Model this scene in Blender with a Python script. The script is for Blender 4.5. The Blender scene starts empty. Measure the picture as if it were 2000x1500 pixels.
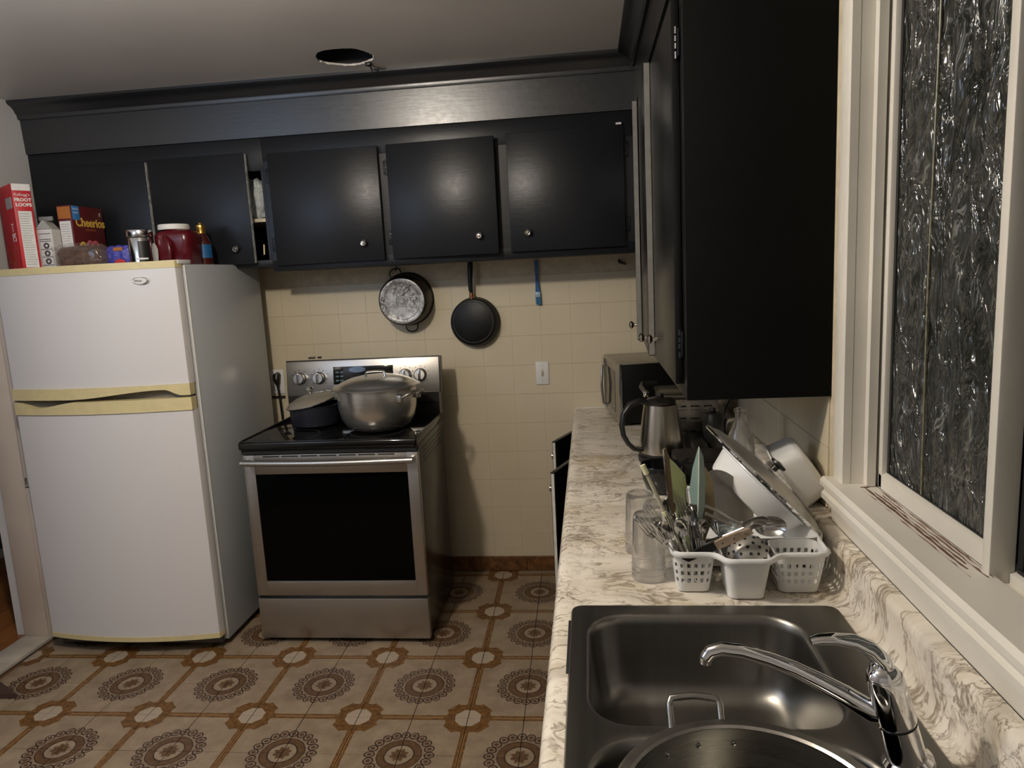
import bpy, bmesh, math, random
from mathutils import Vector, Matrix, Euler
random.seed(7)
S = bpy.context.scene
COL = S.collection
PI = math.pi
R = math.radians

# ------------------------------------------------------------------ camera, world, lights
yaw, pitch, roll = -0.1131, -0.1563, -0.0511
fwd = Vector((math.sin(yaw)*math.cos(pitch), math.cos(yaw)*math.cos(pitch), math.sin(pitch)))
rt = Vector((math.cos(yaw), -math.sin(yaw), 0))
up = rt.cross(fwd)
r2 = math.cos(roll)*rt + math.sin(roll)*up
u2 = -math.sin(roll)*rt + math.cos(roll)*up
cd = bpy.data.cameras.new('camera'); cam = bpy.data.objects.new('camera', cd); COL.objects.link(cam)
cd.sensor_width = 36; cd.lens = 1394.9*36/2000; cd.clip_start = 0.02
M3 = Matrix((r2, u2, -fwd)).transposed()
cam.matrix_world = Matrix.Translation((0, 0, 1.557)) @ M3.to_4x4()
S.camera = cam
W = bpy.data.worlds.new('world'); S.world = W; W.use_nodes = True
W.node_tree.nodes['Background'].inputs[0].default_value = (.02, .03, .05, 1)
W.node_tree.nodes['Background'].inputs[1].default_value = .3
S.view_settings.view_transform = 'Standard'; S.view_settings.look = 'None'
S.view_settings.exposure = 0.5; S.view_settings.gamma = 1; S.view_settings.use_curve_mapping = False

def light(name, kind, loc, energy, color, **k):
    l = bpy.data.lights.new(name, kind); l.energy = energy; l.color = color
    for a, v in k.items(): setattr(l, a, v)
    o = bpy.data.objects.new(name, l); o.location = loc; COL.objects.link(o)
    return o
# the ceiling bulb just behind and left of the photographer, and a cool lamp of the room behind
light('ceiling_bulb', 'POINT', (-1.0, 1.2, 2.29), 46, (1.0, .90, .77), shadow_soft_size=.05)
light('cool_lamp', 'POINT', (-2.15, 1.0, 1.98), 13, (.52, .70, 1.0), shadow_soft_size=.34)

# ------------------------------------------------------------------ mesh helpers
class MB:
    def __init__(s): s.bm = bmesh.new()
    def _t(s, vs, m):
        if m is not None: bmesh.ops.transform(s.bm, matrix=m, verts=vs)
    def box(s, x0, x1, y0, y1, z0, z1, bev=0, m=None, seg=2):
        r = bmesh.ops.create_cube(s.bm, size=1)
        vs = r['verts']
        for v in vs:
            v.co = Vector(((x0+x1)/2+v.co.x*(x1-x0), (y0+y1)/2+v.co.y*(y1-y0), (z0+z1)/2+v.co.z*(z1-z0)))
        if bev:
            es = list({e for v in vs for e in v.link_edges})
            g = bmesh.ops.bevel(s.bm, geom=es, offset=bev, segments=seg, affect='EDGES', profile=.5)
            vs = list({v for f in g['faces'] for v in f.verts} | {v for v in vs if v.is_valid})
            if m is not None:
                allv = set(); st = list(vs)
                while st:
                    v = st.pop()
                    if v in allv: continue
                    allv.add(v); st += [e.other_vert(v) for e in v.link_edges]
                vs = list(allv)
        s._t(vs, m); return s
    def faces(s, pts, fs, m=None):
        vs = [s.bm.verts.new(p) for p in pts]
        for f in fs:
            try: s.bm.faces.new([vs[i] for i in f])
            except ValueError: pass
        s._t(vs, m); return s
    def prism(s, poly, ax, a0, a1, m=None):
        """poly: 2D points in the two other axes (in xyz order); extruded along axis ax"""
        def mk(p, a):
            c = list(p); c.insert(ax, a); return c
        n = len(poly)
        pts = [mk(p, a0) for p in poly] + [mk(p, a1) for p in poly]
        fs = [list(range(n))[::-1], list(range(n, 2*n))] + [[i, (i+1) % n, n+(i+1) % n, n+i] for i in range(n)]
        return s.faces(pts, fs, m)
    def lathe(s, prof, c=(0, 0, 0), n=32, m=None, close=False, sx=1, sy=1):
        pts = []; fs = []; idx = []
        for r, z in prof:
            if abs(r) < 1e-6: idx.append([len(pts)]); pts.append((c[0], c[1], c[2]+z))
            else:
                idx.append(list(range(len(pts), len(pts)+n)))
                for k in range(n):
                    a = 2*PI*k/n; pts.append((c[0]+r*math.cos(a)*sx, c[1]+r*math.sin(a)*sy, c[2]+z))
        pairs = list(zip(idx, idx[1:])) + ([(idx[-1], idx[0])] if close else [])
        for A, B in pairs:
            for k in range(n):
                k2 = (k+1) % n
                if len(A) == 1 and len(B) == 1: continue
                if len(A) == 1: fs.append([A[0], B[k2], B[k]])
                elif len(B) == 1: fs.append([A[k], A[k2], B[0]])
                else: fs.append([A[k], A[k2], B[k2], B[k]])
        return s.faces(pts, fs, m)
    def tube(s, P, r, n=10, closed=False, m=None, flat=1.0):
        P = [Vector(p) for p in P]; N = len(P)
        rr = r if isinstance(r, (list, tuple)) else [r]*N
        up0 = None; pts = []; fs = []
        for i in range(N):
            if closed: t = P[(i+1) % N]-P[i-1]
            else: t = P[min(i+1, N-1)]-P[max(i-1, 0)]
            t.normalize()
            if up0 is None:
                up0 = Vector((0, 0, 1)) if abs(t.z) < .9 else Vector((1, 0, 0))
            u = (up0 - t*up0.dot(t)); u.normalize(); up0 = u; w = t.cross(u)
            for k in range(n):
                a = 2*PI*k/n
                pts.append(P[i]+u*(math.cos(a)*rr[i]*flat)+w*(math.sin(a)*rr[i]))
        for i in range(N if closed else N-1):
            j = (i+1) % N
            for k in range(n):
                fs.append([i*n+k, i*n+(k+1) % n, j*n+(k+1) % n, j*n+k])
        if not closed: fs += [list(range(n))[::-1], list(range((N-1)*n, N*n))]
        return s.faces(pts, fs, m)
    def cyl(s, a, b, r0, r1=None, n=20):
        return s.tube([a, b], [r0, r0 if r1 is None else r1], n)
    def grid(s, fn, nu, nv, m=None, wrapu=False):
        pts = [fn(i/(nu-1 if not wrapu else nu), j/(nv-1)) for j in range(nv) for i in range(nu)]
        fs = []
        for j in range(nv-1):
            for i in range(nu if wrapu else nu-1):
                i2 = (i+1) % nu
                fs.append([j*nu+i, j*nu+i2, (j+1)*nu+i2, (j+1)*nu+i])
        return s.faces(pts, fs, m)
    def mesh(s, name, smooth=35):
        me = bpy.data.meshes.new(name)
        bmesh.ops.recalc_face_normals(s.bm, faces=s.bm.faces)
        s.bm.to_mesh(me); s.bm.free()
        if smooth:
            for p in me.polygons: p.use_smooth = True
            me.set_sharp_from_angle(angle=R(smooth))
        return me
    def build(s, name, mat, parent=None, local=False, smooth=35, **k):
        me = s.mesh(name, smooth); me.materials.append(mat)
        o = bpy.data.objects.new(name, me); COL.objects.link(o)
        if parent is not None:
            if not local:
                L = Vector(); p = parent
                while p is not None: L += p.location; p = p.parent
                me.transform(Matrix.Translation(-L))
            o.parent = parent
        for a, v in k.items(): o[a] = v
        return o

def thing(name, label, cat, loc=(0, 0, 0), rot=(0, 0, 0), group=None):
    o = bpy.data.objects.new(name, None); COL.objects.link(o); o.empty_display_size = .05
    o.location = loc; o.rotation_euler = rot; o['label'] = label; o['category'] = cat
    if group: o['group'] = group
    return o
def tag(o, label, cat, group=None):
    o['label'] = label; o['category'] = cat
    if group: o['group'] = group
    return o
def struct(o): o['kind'] = 'structure'; return o
def dup(root, loc, rot=None, label=None):
    r = root.copy(); COL.objects.link(r); r.location = loc
    if rot is not None: r.rotation_euler = rot
    if label: r['label'] = label
    for ch in list(root.children):
        c = ch.copy(); COL.objects.link(c); c.parent = r
        for g in list(ch.children):
            d = g.copy(); COL.objects.link(d); d.parent = c
    return r
def text(name, s, mat, parent, loc, size, normal, upv=(0, 0, 1), ext=.0004, sx=1.0, align='CENTER', local=False, bold=0):
    cu = bpy.data.curves.new(name, 'FONT'); cu.body = s; cu.size = size; cu.extrude = ext
    cu.align_x = align; cu.align_y = 'CENTER'; cu.offset = bold; cu.resolution_u = 3
    t = bpy.data.objects.new(name, cu); COL.objects.link(t)
    dg = bpy.context.evaluated_depsgraph_get()
    me = bpy.data.meshes.new_from_object(t.evaluated_get(dg)); bpy.data.objects.remove(t)
    n = Vector(normal).normalized(); u = Vector(upv); u = (u-n*u.dot(n)).normalized(); x = u.cross(n)
    mm = Matrix((x*sx, u, n)).transposed().to_4x4(); mm.translation = Vector(loc)
    me.transform(mm); me.materials.clear(); me.materials.append(mat)
    o = bpy.data.objects.new(name, me); COL.objects.link(o)
    if parent is not None:
        if not local:
            L = Vector(); p = parent
            while p is not None: L += p.location; p = p.parent
            me.transform(Matrix.Translation(-L))
        o.parent = parent
    return o

# ------------------------------------------------------------------ material helpers
class G:
    """small node-graph expression helper"""
    def __init__(s, name):
        s.m = bpy.data.materials.new(name); s.m.use_nodes = True; s.t = s.m.node_tree
        s.p = s.t.nodes['Principled BSDF']
    def n(s, kind, **k):
        x = s.t.nodes.new(kind)
        for a, v in k.items(): setattr(x, a, v)
        return x
    def link(s, a, b): s.t.links.new(a, b)
    def put(s, inp, v):
        if isinstance(v, bpy.types.NodeSocket): s.link(v, inp)
        else: inp.default_value = v
    def math(s, op, *a):
        x = s.n('ShaderNodeMath', operation=op)
        for i, v in enumerate(a): s.put(x.inputs[i], v)
        return x.outputs[0]
    def noise(s, vec, scale, detail=3, rough=.5, dist=0, out=0):
        x = s.n('ShaderNodeTexNoise'); s.put(x.inputs['Vector'], vec)
        x.inputs['Scale'].default_value = scale; x.inputs['Detail'].default_value = detail
        x.inputs['Roughness'].default_value = rough; x.inputs['Distortion'].default_value = dist
        return x.outputs[out]
    def ramp(s, fac, *st, interp='LINEAR'):
        x = s.n('ShaderNodeValToRGB'); x.color_ramp.interpolation = interp
        e = x.color_ramp.elements
        while len(e) < len(st): e.new(.5)
        for k, (p, c) in enumerate(st):
            e[k].position = p; e[k].color = (*c, 1) if len(c) == 3 else c
        s.put(x.inputs[0], fac); return x.outputs[0]
    def mix(s, fac, a, b, mode='MIX'):
        x = s.n('ShaderNodeMix', data_type='RGBA', blend_type=mode)
        s.put(x.inputs[0], fac)
        for i, v in ((6, a), (7, b)):
            s.put(x.inputs[i], (*v, 1) if isinstance(v, tuple) and len(v) == 3 else v)
        return x.outputs[2]
    def pos(s): return s.n('ShaderNodeNewGeometry').outputs['Position']
    def obj(s): return s.n('ShaderNodeTexCoord').outputs['Object']
    def map(s, vec, scale=(1, 1, 1), loc=(0, 0, 0), rot=(0, 0, 0)):
        x = s.n('ShaderNodeMapping'); s.put(x.inputs[0], vec)
        x.inputs['Scale'].default_value = scale; x.inputs['Location'].default_value = loc; x.inputs['Rotation'].default_value = rot
        return x.outputs[0]
    def bump(s, h, strength=.3, dist=.002):
        x = s.n('ShaderNodeBump'); s.put(x.inputs['Height'], h)
        x.inputs['Strength'].default_value = strength; x.inputs['Distance'].default_value = dist
        s.link(x.outputs[0], s.p.inputs['Normal']); return x
    def set(s, **k):
        for a, v in k.items():
            i = s.p.inputs[a.replace('_', ' ')]
            if isinstance(v, tuple) and len(v) == 3: v = (*v, 1)
            s.put(i, v)
        return s
def simple(name, col, rough=.5, metal=0, var=.12, scale=30, bump=.05, bscale=120, coat=0, stretch=(1, 1, 1), **k):
    g = G(name); v = g.map(g.obj(), stretch)
    n = g.noise(v, scale, 4)
    c = g.mix(g.ramp(n, (.3, (0, 0, 0)), (.7, (1, 1, 1))), tuple(x*(1-var) for x in col), tuple(min(1, x*(1+var)) for x in col))
    g.set(Base_Color=c, Roughness=rough, Metallic=metal)
    if coat: g.set(Coat_Weight=coat, Coat_Roughness=.1)
    if bump: g.bump(g.noise(v, bscale, 2), bump)
    if k: g.set(**k)
    return g.m

# paints and plain stuffs
black_paint = None
def mk_paint(name, col, rough, vert=False, spec=.5):
    g = G(name); v = g.pos()
    st = g.map(v, (60, 60, 6) if vert else (6, 60, 60))
    n1 = g.noise(st, 1.6, 4, .6); n2 = g.noise(v, 45, 3, .6)
    c = g.mix(g.noise(v, 3, 3), tuple(x*.8 for x in col), tuple(x*1.25 for x in col))
    g.set(Base_Color=c, Roughness=g.math('ADD', rough, g.math('MULTIPLY', g.math('SUBTRACT', n2, .5), .12)))
    g.bump(g.math('ADD', n1, g.math('MULTIPLY', n2, .7)), .22, .0012)
    g.set(Specular_IOR_Level=spec)
    return g.m
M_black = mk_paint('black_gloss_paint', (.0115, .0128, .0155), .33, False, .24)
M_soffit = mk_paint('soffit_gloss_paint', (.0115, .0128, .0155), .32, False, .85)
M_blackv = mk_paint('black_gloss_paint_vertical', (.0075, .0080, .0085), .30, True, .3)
M_flat = mk_paint('flat_black_paint', (.0030, .0034, .0032), .75, True, .12)
M_white_paint = mk_paint('white_trim_paint', (.66, .63, .56), .42)
M_dark = simple('dark_void', (.006, .006, .006), .7)
M_blackpl = simple('black_plastic', (.012, .012, .012), .35)
M_blackgl = simple('black_glass', (.004, .004, .004), .06, bump=0, var=0)
M_ovengl = simple('oven_glass', (.0015, .0015, .0015), .12, bump=0, var=0, Specular_IOR_Level=.08)
M_white_pl = simple('white_plastic', (.74, .73, .70), .35, var=.03)
M_cream = simple('cream_plastic', (.66, .56, .30), .4, var=.05)
M_chrome = simple('chrome', (.72, .72, .72), .07, 1, var=.02, bump=0)
def mk_steel(name, col, rough, st, bs=.12):
    g = G(name); v = g.map(g.obj(), st)
    n = g.noise(v, 1, 3, .7)
    g.set(Base_Color=g.mix(n, tuple(x*.82 for x in col), col), Metallic=1.0, Roughness=g.math('ADD', rough-.06, g.math('MULTIPLY', n, .12)))
    g.bump(n, bs, .001); return g.m
M_steel_h = mk_steel('brushed_steel', (.52, .50, .47), .34, (4, 4, 400))
M_sink = mk_steel('sink_steel', (.27, .26, .238), .34, (60, 3, 3), .05)
def mk_spun():
    g = G('spun_aluminium'); z = g.n('ShaderNodeSeparateXYZ'); g.link(g.pos(), z.inputs[0])
    n = g.noise(g.map(g.pos(), (2, 2, 60)), 1, 4, .7)
    wv = g.math('SINE', g.math('ADD', g.math('MULTIPLY', z.outputs[2], 900), g.math('MULTIPLY', n, 8)))
    g.set(Base_Color=g.mix(n, (.60, .58, .54), (.76, .74, .70)), Metallic=.92, Roughness=.25)
    g.bump(g.math('ADD', g.math('MULTIPLY', wv, .12), n), .35, .0007); return g.m
M_alu = mk_spun()
M_alu_d = simple('dull_aluminium', (.5, .49, .46), .38, 1, var=.2, scale=20)
M_knob = simple('antique_nickel', (.50, .47, .42), .22, 1, var=.35, scale=90)
g = G('clear_glass'); g.set(Base_Color=(1, 1, 1), Roughness=.0, Transmission_Weight=1.0, IOR=1.45, Alpha=.78)
g.bump(g.noise(g.obj(), 60, 2), .25, .002); M_glass = g.m
g = G('lid_glass'); g.set(Base_Color=(.30, .27, .21), Roughness=.07, Transmission_Weight=.35, IOR=1.4); M_lidglass = g.m
# ------------------------------------------------------------------ setting materials
class X:
    g = None
    def __init__(s, v): s.v = v
    def _b(s, op, o, rev=False):
        o = o.v if isinstance(o, X) else o
        return X(X.g.math(op, *((o, s.v) if rev else (s.v, o))))
    def __add__(s, o): return s._b('ADD', o)
    def __sub__(s, o): return s._b('SUBTRACT', o)
    def __rsub__(s, o): return s._b('SUBTRACT', o, True)
    def __mul__(s, o): return s._b('MULTIPLY', o)
    def __lt__(s, o): return s._b('LESS_THAN', o)
    def __gt__(s, o): return s._b('GREATER_THAN', o)
    def max(s, o): return s._b('MAXIMUM', o)
    def min(s, o): return s._b('MINIMUM', o)
    def f(s, op): return X(X.g.math(op, s.v))
def hyp(a, b): return (a*a+b*b).f('SQRT')

TX0, TY0, TA, TT = -.4919, 3.4846, .0124, .4007
def mk_floor():
    g = G('patterned_floor_tile'); X.g = g
    p = g.map(g.pos(), (1, 1, 0), (0, 0, 0))
    v = g.n('ShaderNodeVectorMath', operation='SUBTRACT'); g.link(p, v.inputs[0]); v.inputs[1].default_value = (TX0, TY0, 0)
    rv = g.map(v.outputs[0], (1/TT, 1/TT, 1), (0, 0, 0), (0, 0, -TA))
    wob = g.noise(g.pos(), 30, 2, out=1)
    wv = g.n('ShaderNodeVectorMath', operation='MULTIPLY_ADD'); g.link(wob, wv.inputs[0]); wv.inputs[1].default_value = (.012, .012, 0); g.link(rv, wv.inputs[2])
    sx = g.n('ShaderNodeSeparateXYZ'); g.link(wv.outputs[0], sx.inputs[0])
    x, y = X(sx.outputs[0])-.006, X(sx.outputs[1])-.006
    u = ((x+.5).f('FRACT')-.5).f('ABSOLUTE'); w = ((y+.5).f('FRACT')-.5).f('ABSOLUTE')
    r = hyp(u, w)
    bar = (u.min(w)) < .034
    barc = (u.min(w)) < .012
    n1 = hyp(u-.247, w-.070) > .057; n2 = hyp(u-.070, w-.247) > .057
    oct8 = u.max(w).max((u+w)*.7071)
    ring = (oct8 < .224)*n1*n2
    hole = oct8 < .112
    brown = (bar.max(ring))*(1-hole)
    # medallion
    mu = x.f('FRACT')-.5; mw = y.f('FRACT')-.5
    mr = hyp(mu, mw)
    th = X(g.math('ARCTAN2', mw.v, mu.v))
    def lobes(k, rc, ph=.5):
        t = ((th*(k/(2*PI))+ph).f('FRACT')-.5)*(2*PI/k)*mr
        return hyp((mr-rc)*.9, t)
    d = lobes(20, .253)
    hearts = (d < .0415)*(d > .0285)
    hcore = (d < .019)
    band = (mr < .186)*(mr > .122)
    hatch = (mr < .214)*(mr > .190)*(((th*(90/(2*PI))).f('FRACT')) < .5)
    st = (mr + (th*8).f('COSINE')*.011) < .068
    inline = ((mr < .128)*(mr > .116)).max((mr < .190)*(mr > .182))
    dark = hearts.max(inline)
    mott = g.ramp(g.noise(g.pos(), 14, 5, .6), (.3, (.0, .0, .0)), (.75, (1, 1, 1)))
    base = g.mix(mott, (.205, .150, .098), (.33, .255, .172))
    m2 = g.ramp(g.noise(g.pos(), 60, 4, .7), (.35, (0, 0, 0)), (.65, (1, 1, 1)))
    br = g.mix(m2, (.070, .031, .008), (.205, .098, .028))
    c = g.mix((bar.max(ring)).v, base, br)
    c = g.mix((barc*(1-ring)).v, c, (.24, .13, .05))
    c = g.mix(hole.v, c, (.36, .29, .215))
    mb = g.mix(m2, (.075, .038, .015), (.140, .076, .036))
    c = g.mix((band.max(st)).v, c, mb)
    c = g.mix((hcore.max(hatch*.45)).v, c, (.085, .045, .024))
    c = g.mix((dark*.92).v, c, (.026, .010, .008))
    g.set(Base_Color=c, Specular_IOR_Level=.3, Roughness=g.math('ADD', .42, g.math('MULTIPLY', mott, .15)))
    g.bump(g.noise(g.pos(), 90, 3), .10, .001)
    return g.m
M_floor = mk_floor()

def mk_wall_tile():
    g = G('painted_wall_tile')
    n = g.noise(g.pos(), 5, 4)
    c = g.mix(n, (.60, .525, .375), (.67, .59, .43))
    g.set(Base_Color=c, Roughness=.38); g.bump(g.noise(g.pos(), 35, 3), .22, .0025); return g.m
M_wtile = mk_wall_tile()
M_joint = simple('painted_joint', (.60, .52, .37), .6)
M_ceil = simple('ceiling_paint', (.70, .665, .62), .38, var=.05, scale=2, bump=.15, bscale=40)
M_wallw = simple('pale_wall_paint', (.62, .61, .60), .6, var=.04, scale=3, bump=.15, bscale=60)
M_bone = simple('bone_paint', (.60, .51, .43), .45, var=.06, scale=5, bump=.1, bscale=50)

def mk_marble(name='marble_laminate'):
    g = G(name); v = g.pos()
    w1 = g.noise(v, 2.6, 4, .55, out=1)
    wv = g.n('ShaderNodeVectorMath', operation='MULTIPLY_ADD'); g.link(w1, wv.inputs[0]); wv.inputs[1].default_value = (.35, .20, .30); g.link(v, wv.inputs[2])
    q = wv.outputs[0]
    def ridge(vec, scale, w, det=4, rough=.6, dist=.4):
        n = g.noise(vec, scale, det, rough, dist)
        return g.ramp(g.math('ABSOLUTE', g.math('SUBTRACT', n, .5)), (0, (1, 1, 1)), (w, (0, 0, 0)))
    e1 = ridge(g.map(q, (1.0, 2.3, 1.6)), 5.5, .030); e2 = ridge(g.map(q, (1.2, 3.4, 2.2), (5, 2, 1)), 7.5, .022, 5, .65)
    e3 = ridge(g.map(q, (1.6, 3.0, 2.4), (1, 8, 4)), 13, .028, 3, .5)
    brk = g.ramp(g.noise(v, 8, 3), (.42, (0, 0, 0)), (.52, (1, 1, 1)))
    brk2 = g.ramp(g.noise(g.map(v, loc=(3, 1, 2)), 11, 3), (.47, (0, 0, 0)), (.60, (1, 1, 1)))
    brk3 = g.ramp(g.noise(g.map(v, loc=(8, 4, 2)), 6, 3), (.50, (0, 0, 0)), (.62, (1, 1, 1)))
    base = g.mix(g.ramp(g.noise(q, 6, 4), (.35, (0, 0, 0)), (.7, (1, 1, 1))), (.66, .60, .50), (.82, .77, .68))
    och = g.ramp(g.noise(g.map(q, (1, 1.6, 1), (2, 6, 0)), 5.5, 5, .65), (.54, (0, 0, 0)), (.72, (1, 1, 1)))
    c = g.mix(g.math('MULTIPLY', och, .75), base, (.45, .34, .17))
    gry = g.ramp(g.noise(g.map(q, (3, 9, 4), (7, 3, 1)), 1.5, 6, .62), (.50, (0, 0, 0)), (.68, (1, 1, 1)))
    c = g.mix(g.math('MULTIPLY', gry, .38), c, (.27, .245, .20))
    vein = g.math('MAXIMUM', g.math('MAXIMUM', g.math('MULTIPLY', e1, brk), g.math('MULTIPLY', e2, brk2)), g.math('MULTIPLY', e3, brk3))
    c = g.mix(g.math('MULTIPLY', vein, .78), c, (.155, .110, .062))
    g.set(Base_Color=c, Roughness=.22); g.bump(g.noise(v, 50, 2), .06, .001)
    return g.m
M_marble = mk_marble()

# ------------------------------------------------------------------ floor
fl = struct(MB().faces([(-2.64, -1.6, -.003), (.62, -1.6, -.003), (.62, 3.6, -.003), (-2.64, 3.6, -.003), (-2.64, -1.6, -.05), (.62, -1.6, -.05), (.62, 3.6, -.05), (-2.64, 3.6, -.05)],
     [[0, 1, 2, 3], [7, 6, 5, 4], [0, 4, 5, 1], [1, 5, 6, 2], [2, 6, 7, 3], [3, 7, 4, 0]]).build('floor', simple('floor_grout', (.045, .028, .016), .8)))
def tile_mesh(w, h, t, bev, mat, name):
    me = MB().box(-w/2, w/2, -h/2, h/2, -t, 0, bev, seg=1).mesh(name, 30); me.materials.append(mat); return me
hT = TT/2
tm = tile_mesh(hT-.0024, hT-.0024, .008, .0008, M_floor, 'floor_tile')
tm_far = tile_mesh(hT-.0016, .058, .008, .0008, M_floor, 'floor_tile_cut')
ca, sa = math.cos(TA), math.sin(TA)
for j in range(-14, 1):
    for i in range(-10, 2):
        cy_ = (j+.5)*hT if j < 0 else .0305
        cx_ = (i+.5)*hT
        x = TX0+cx_*ca-cy_*sa; y = TY0+cx_*sa+cy_*ca
        if y < .9: continue
        o = bpy.data.objects.new('floor_tile', tm_far if j == 0 else tm); COL.objects.link(o)
        o.parent = fl; o.location = (x, y, random.uniform(-.0004, .0004)); o.rotation_euler = (random.uniform(-.0015, .0015), random.uniform(-.0015, .0015), TA)
# marble door sill and the wooden floor of the next room
struct(MB().box(-2.645, -2.503, 1.75, 2.815, -.02, .010, .003).build('trim_1', simple('threshold_marble', (.52, .47, .40), .3, var=.25, scale=9)))
def mk_wood():
    g = G('oak_floorboards'); v = g.map(g.pos(), (1.2, 14, 1), rot=(0, 0, -.1))
    n = g.noise(v, 2.5, 5, .6, 1.5)
    oi = g.n('ShaderNodeObjectInfo')
    c = g.mix(n, (.17, .055, .014), (.40, .17, .05))
    c = g.mix(g.math('MULTIPLY', oi.outputs['Random'], .5), c, (.12, .04, .012))
    g.set(Base_Color=c, Roughness=.3); return g.m
M_wood = mk_wood()
hf = struct(MB().box(-3.6, -2.645, 1.4, 4.4, -.06, -.012).build('floor', simple('subfloor', (.05, .02, .01), .8)))
k = 0
for i in range(12):
    x0 = -3.6 + i*.08
    for (y0, y1) in ((1.4, 2.3+.31*(i % 3)), (2.302+.31*(i % 3), 3.3+.2*(i % 2)), (3.302+.2*(i % 2), 4.4)):
        MB().box(x0+.0006, min(x0+.0794, -2.646), y0, y1-.001, -.012, .002, .0012, seg=1).build('plank', M_wood, hf)
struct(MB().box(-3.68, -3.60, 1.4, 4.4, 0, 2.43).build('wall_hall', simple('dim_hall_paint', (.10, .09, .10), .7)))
struct(MB().box(-3.60, -3.585, 1.4, 4.4, 0.002, .05).build('baseboard_hall', M_white_paint))
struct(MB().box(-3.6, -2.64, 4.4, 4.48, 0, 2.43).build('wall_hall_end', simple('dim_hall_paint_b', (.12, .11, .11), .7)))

# ------------------------------------------------------------------ back wall with its painted tiles
wb = struct(MB().box(-2.64, .62, 3.5512, 3.68, -.05, 2.43).build('wall_back', M_joint))
px, pz = .1475, .148
wt = MB().box(-px/2+.0001, px/2-.0001, -.0035, .0, -pz/2+.0003, pz/2-.0003, .0005, seg=1).mesh('wall_tile', 30); wt.materials.append(M_wtile)
for iz in range(11):
    zc = 1.385-.148*(iz-1)+.074-.148+.148*0
    for ix in range(-9, 7):
        xc = -.391+px*(ix+.5)
        if zc < .1: continue
        if iz % 1 == 0 and xc > .52: continue
        o = bpy.data.objects.new('wall_tile', wt); COL.objects.link(o); o.parent = wb
        o.location = (xc, 3.5512+random.uniform(-.0005, .0003), zc); o.rotation_euler = (random.uniform(-.004, .004), 0, random.uniform(-.004, .004))
wtl = MB().box(-px/2+.0005, px/2-.0005, -.0045, .0, -.0425, .0325, .0009, seg=1).mesh('wall_tile_cut', 30); wtl.materials.append(M_wtile)
wtt = MB().box(-px/2+.0005, px/2-.0005, -.0045, .0, -.03, .03, .0009, seg=1).mesh('wall_tile_top', 30); wtt.materials.append(M_wtile)
for ix in range(-9, 6):
    xc = -.391+px*(ix+.5)
    for me, z in ((wtl, .1685), (wtt, 1.638)):
        o = bpy.data.objects.new('wall_tile', me); COL.objects.link(o); o.parent = wb; o.location = (xc, 3.5512, z)
bb = struct(MB().box(-2.5, .0, 3.541, 3.5465, .001, .004).build('baseboard_back', M_joint))
def mk_brown():
    g = G('brown_glazed_skirting'); n = g.noise(g.pos(), 28, 5, .65)
    g.set(Base_Color=g.ramp(n, (.3, (.04, .012, .004)), (.55, (.17, .075, .022)), (.75, (.26, .13, .05))), Roughness=.3); return g.m
M_brown = mk_brown()
for i in range(12):
    x1 = -.17-.2007*i + .2
    MB().box(x1-.199, min(x1, 0.0), 3.534, 3.5463, .003, .0795, .0015, seg=1).build('skirting_tile', M_brown, bb)

# ------------------------------------------------------------------ left wall, doorway, ceiling, right wall
struct(MB().box(-2.70, -2.578, 2.84, 3.5512, 0, 2.43).build('wall_left', M_wallw))
wf = struct(MB().box(-2.70, -2.578, -1.6, 1.75, 0, 2.43).build('wall_left_near', M_wallw))
struct(MB().box(-2.70, -2.578, 1.75, 2.84, 2.06, 2.43).build('wall_left_lintel', M_wallw))
dj = struct(MB().box(-2.642, -2.520, 2.817, 2.842, 0, 2.05, .002).build('door_1', M_bone))
MB().box(-2.520, -2.497, 2.812, 2.842, 0, .715, .003).build('door_stop', M_bone, dj)
MB().box(-2.518, -2.494, 2.810, 2.842, .722, 2.05, .004).build('door_stop', M_bone, dj)
MB().cyl((-2.503, 2.808, .735), (-2.503, 2.808, .765), .004).build('hinge_pin', M_alu_d, dj)
MB().box(-2.642, -2.50, 1.75, 1.775, 0, 2.05, .002).build('jamb', M_bone, dj)
MB().box(-2.642, -2.50, 1.775, 2.817, 2.035, 2.06, .002).build('door_head', M_bone, dj)

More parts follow.
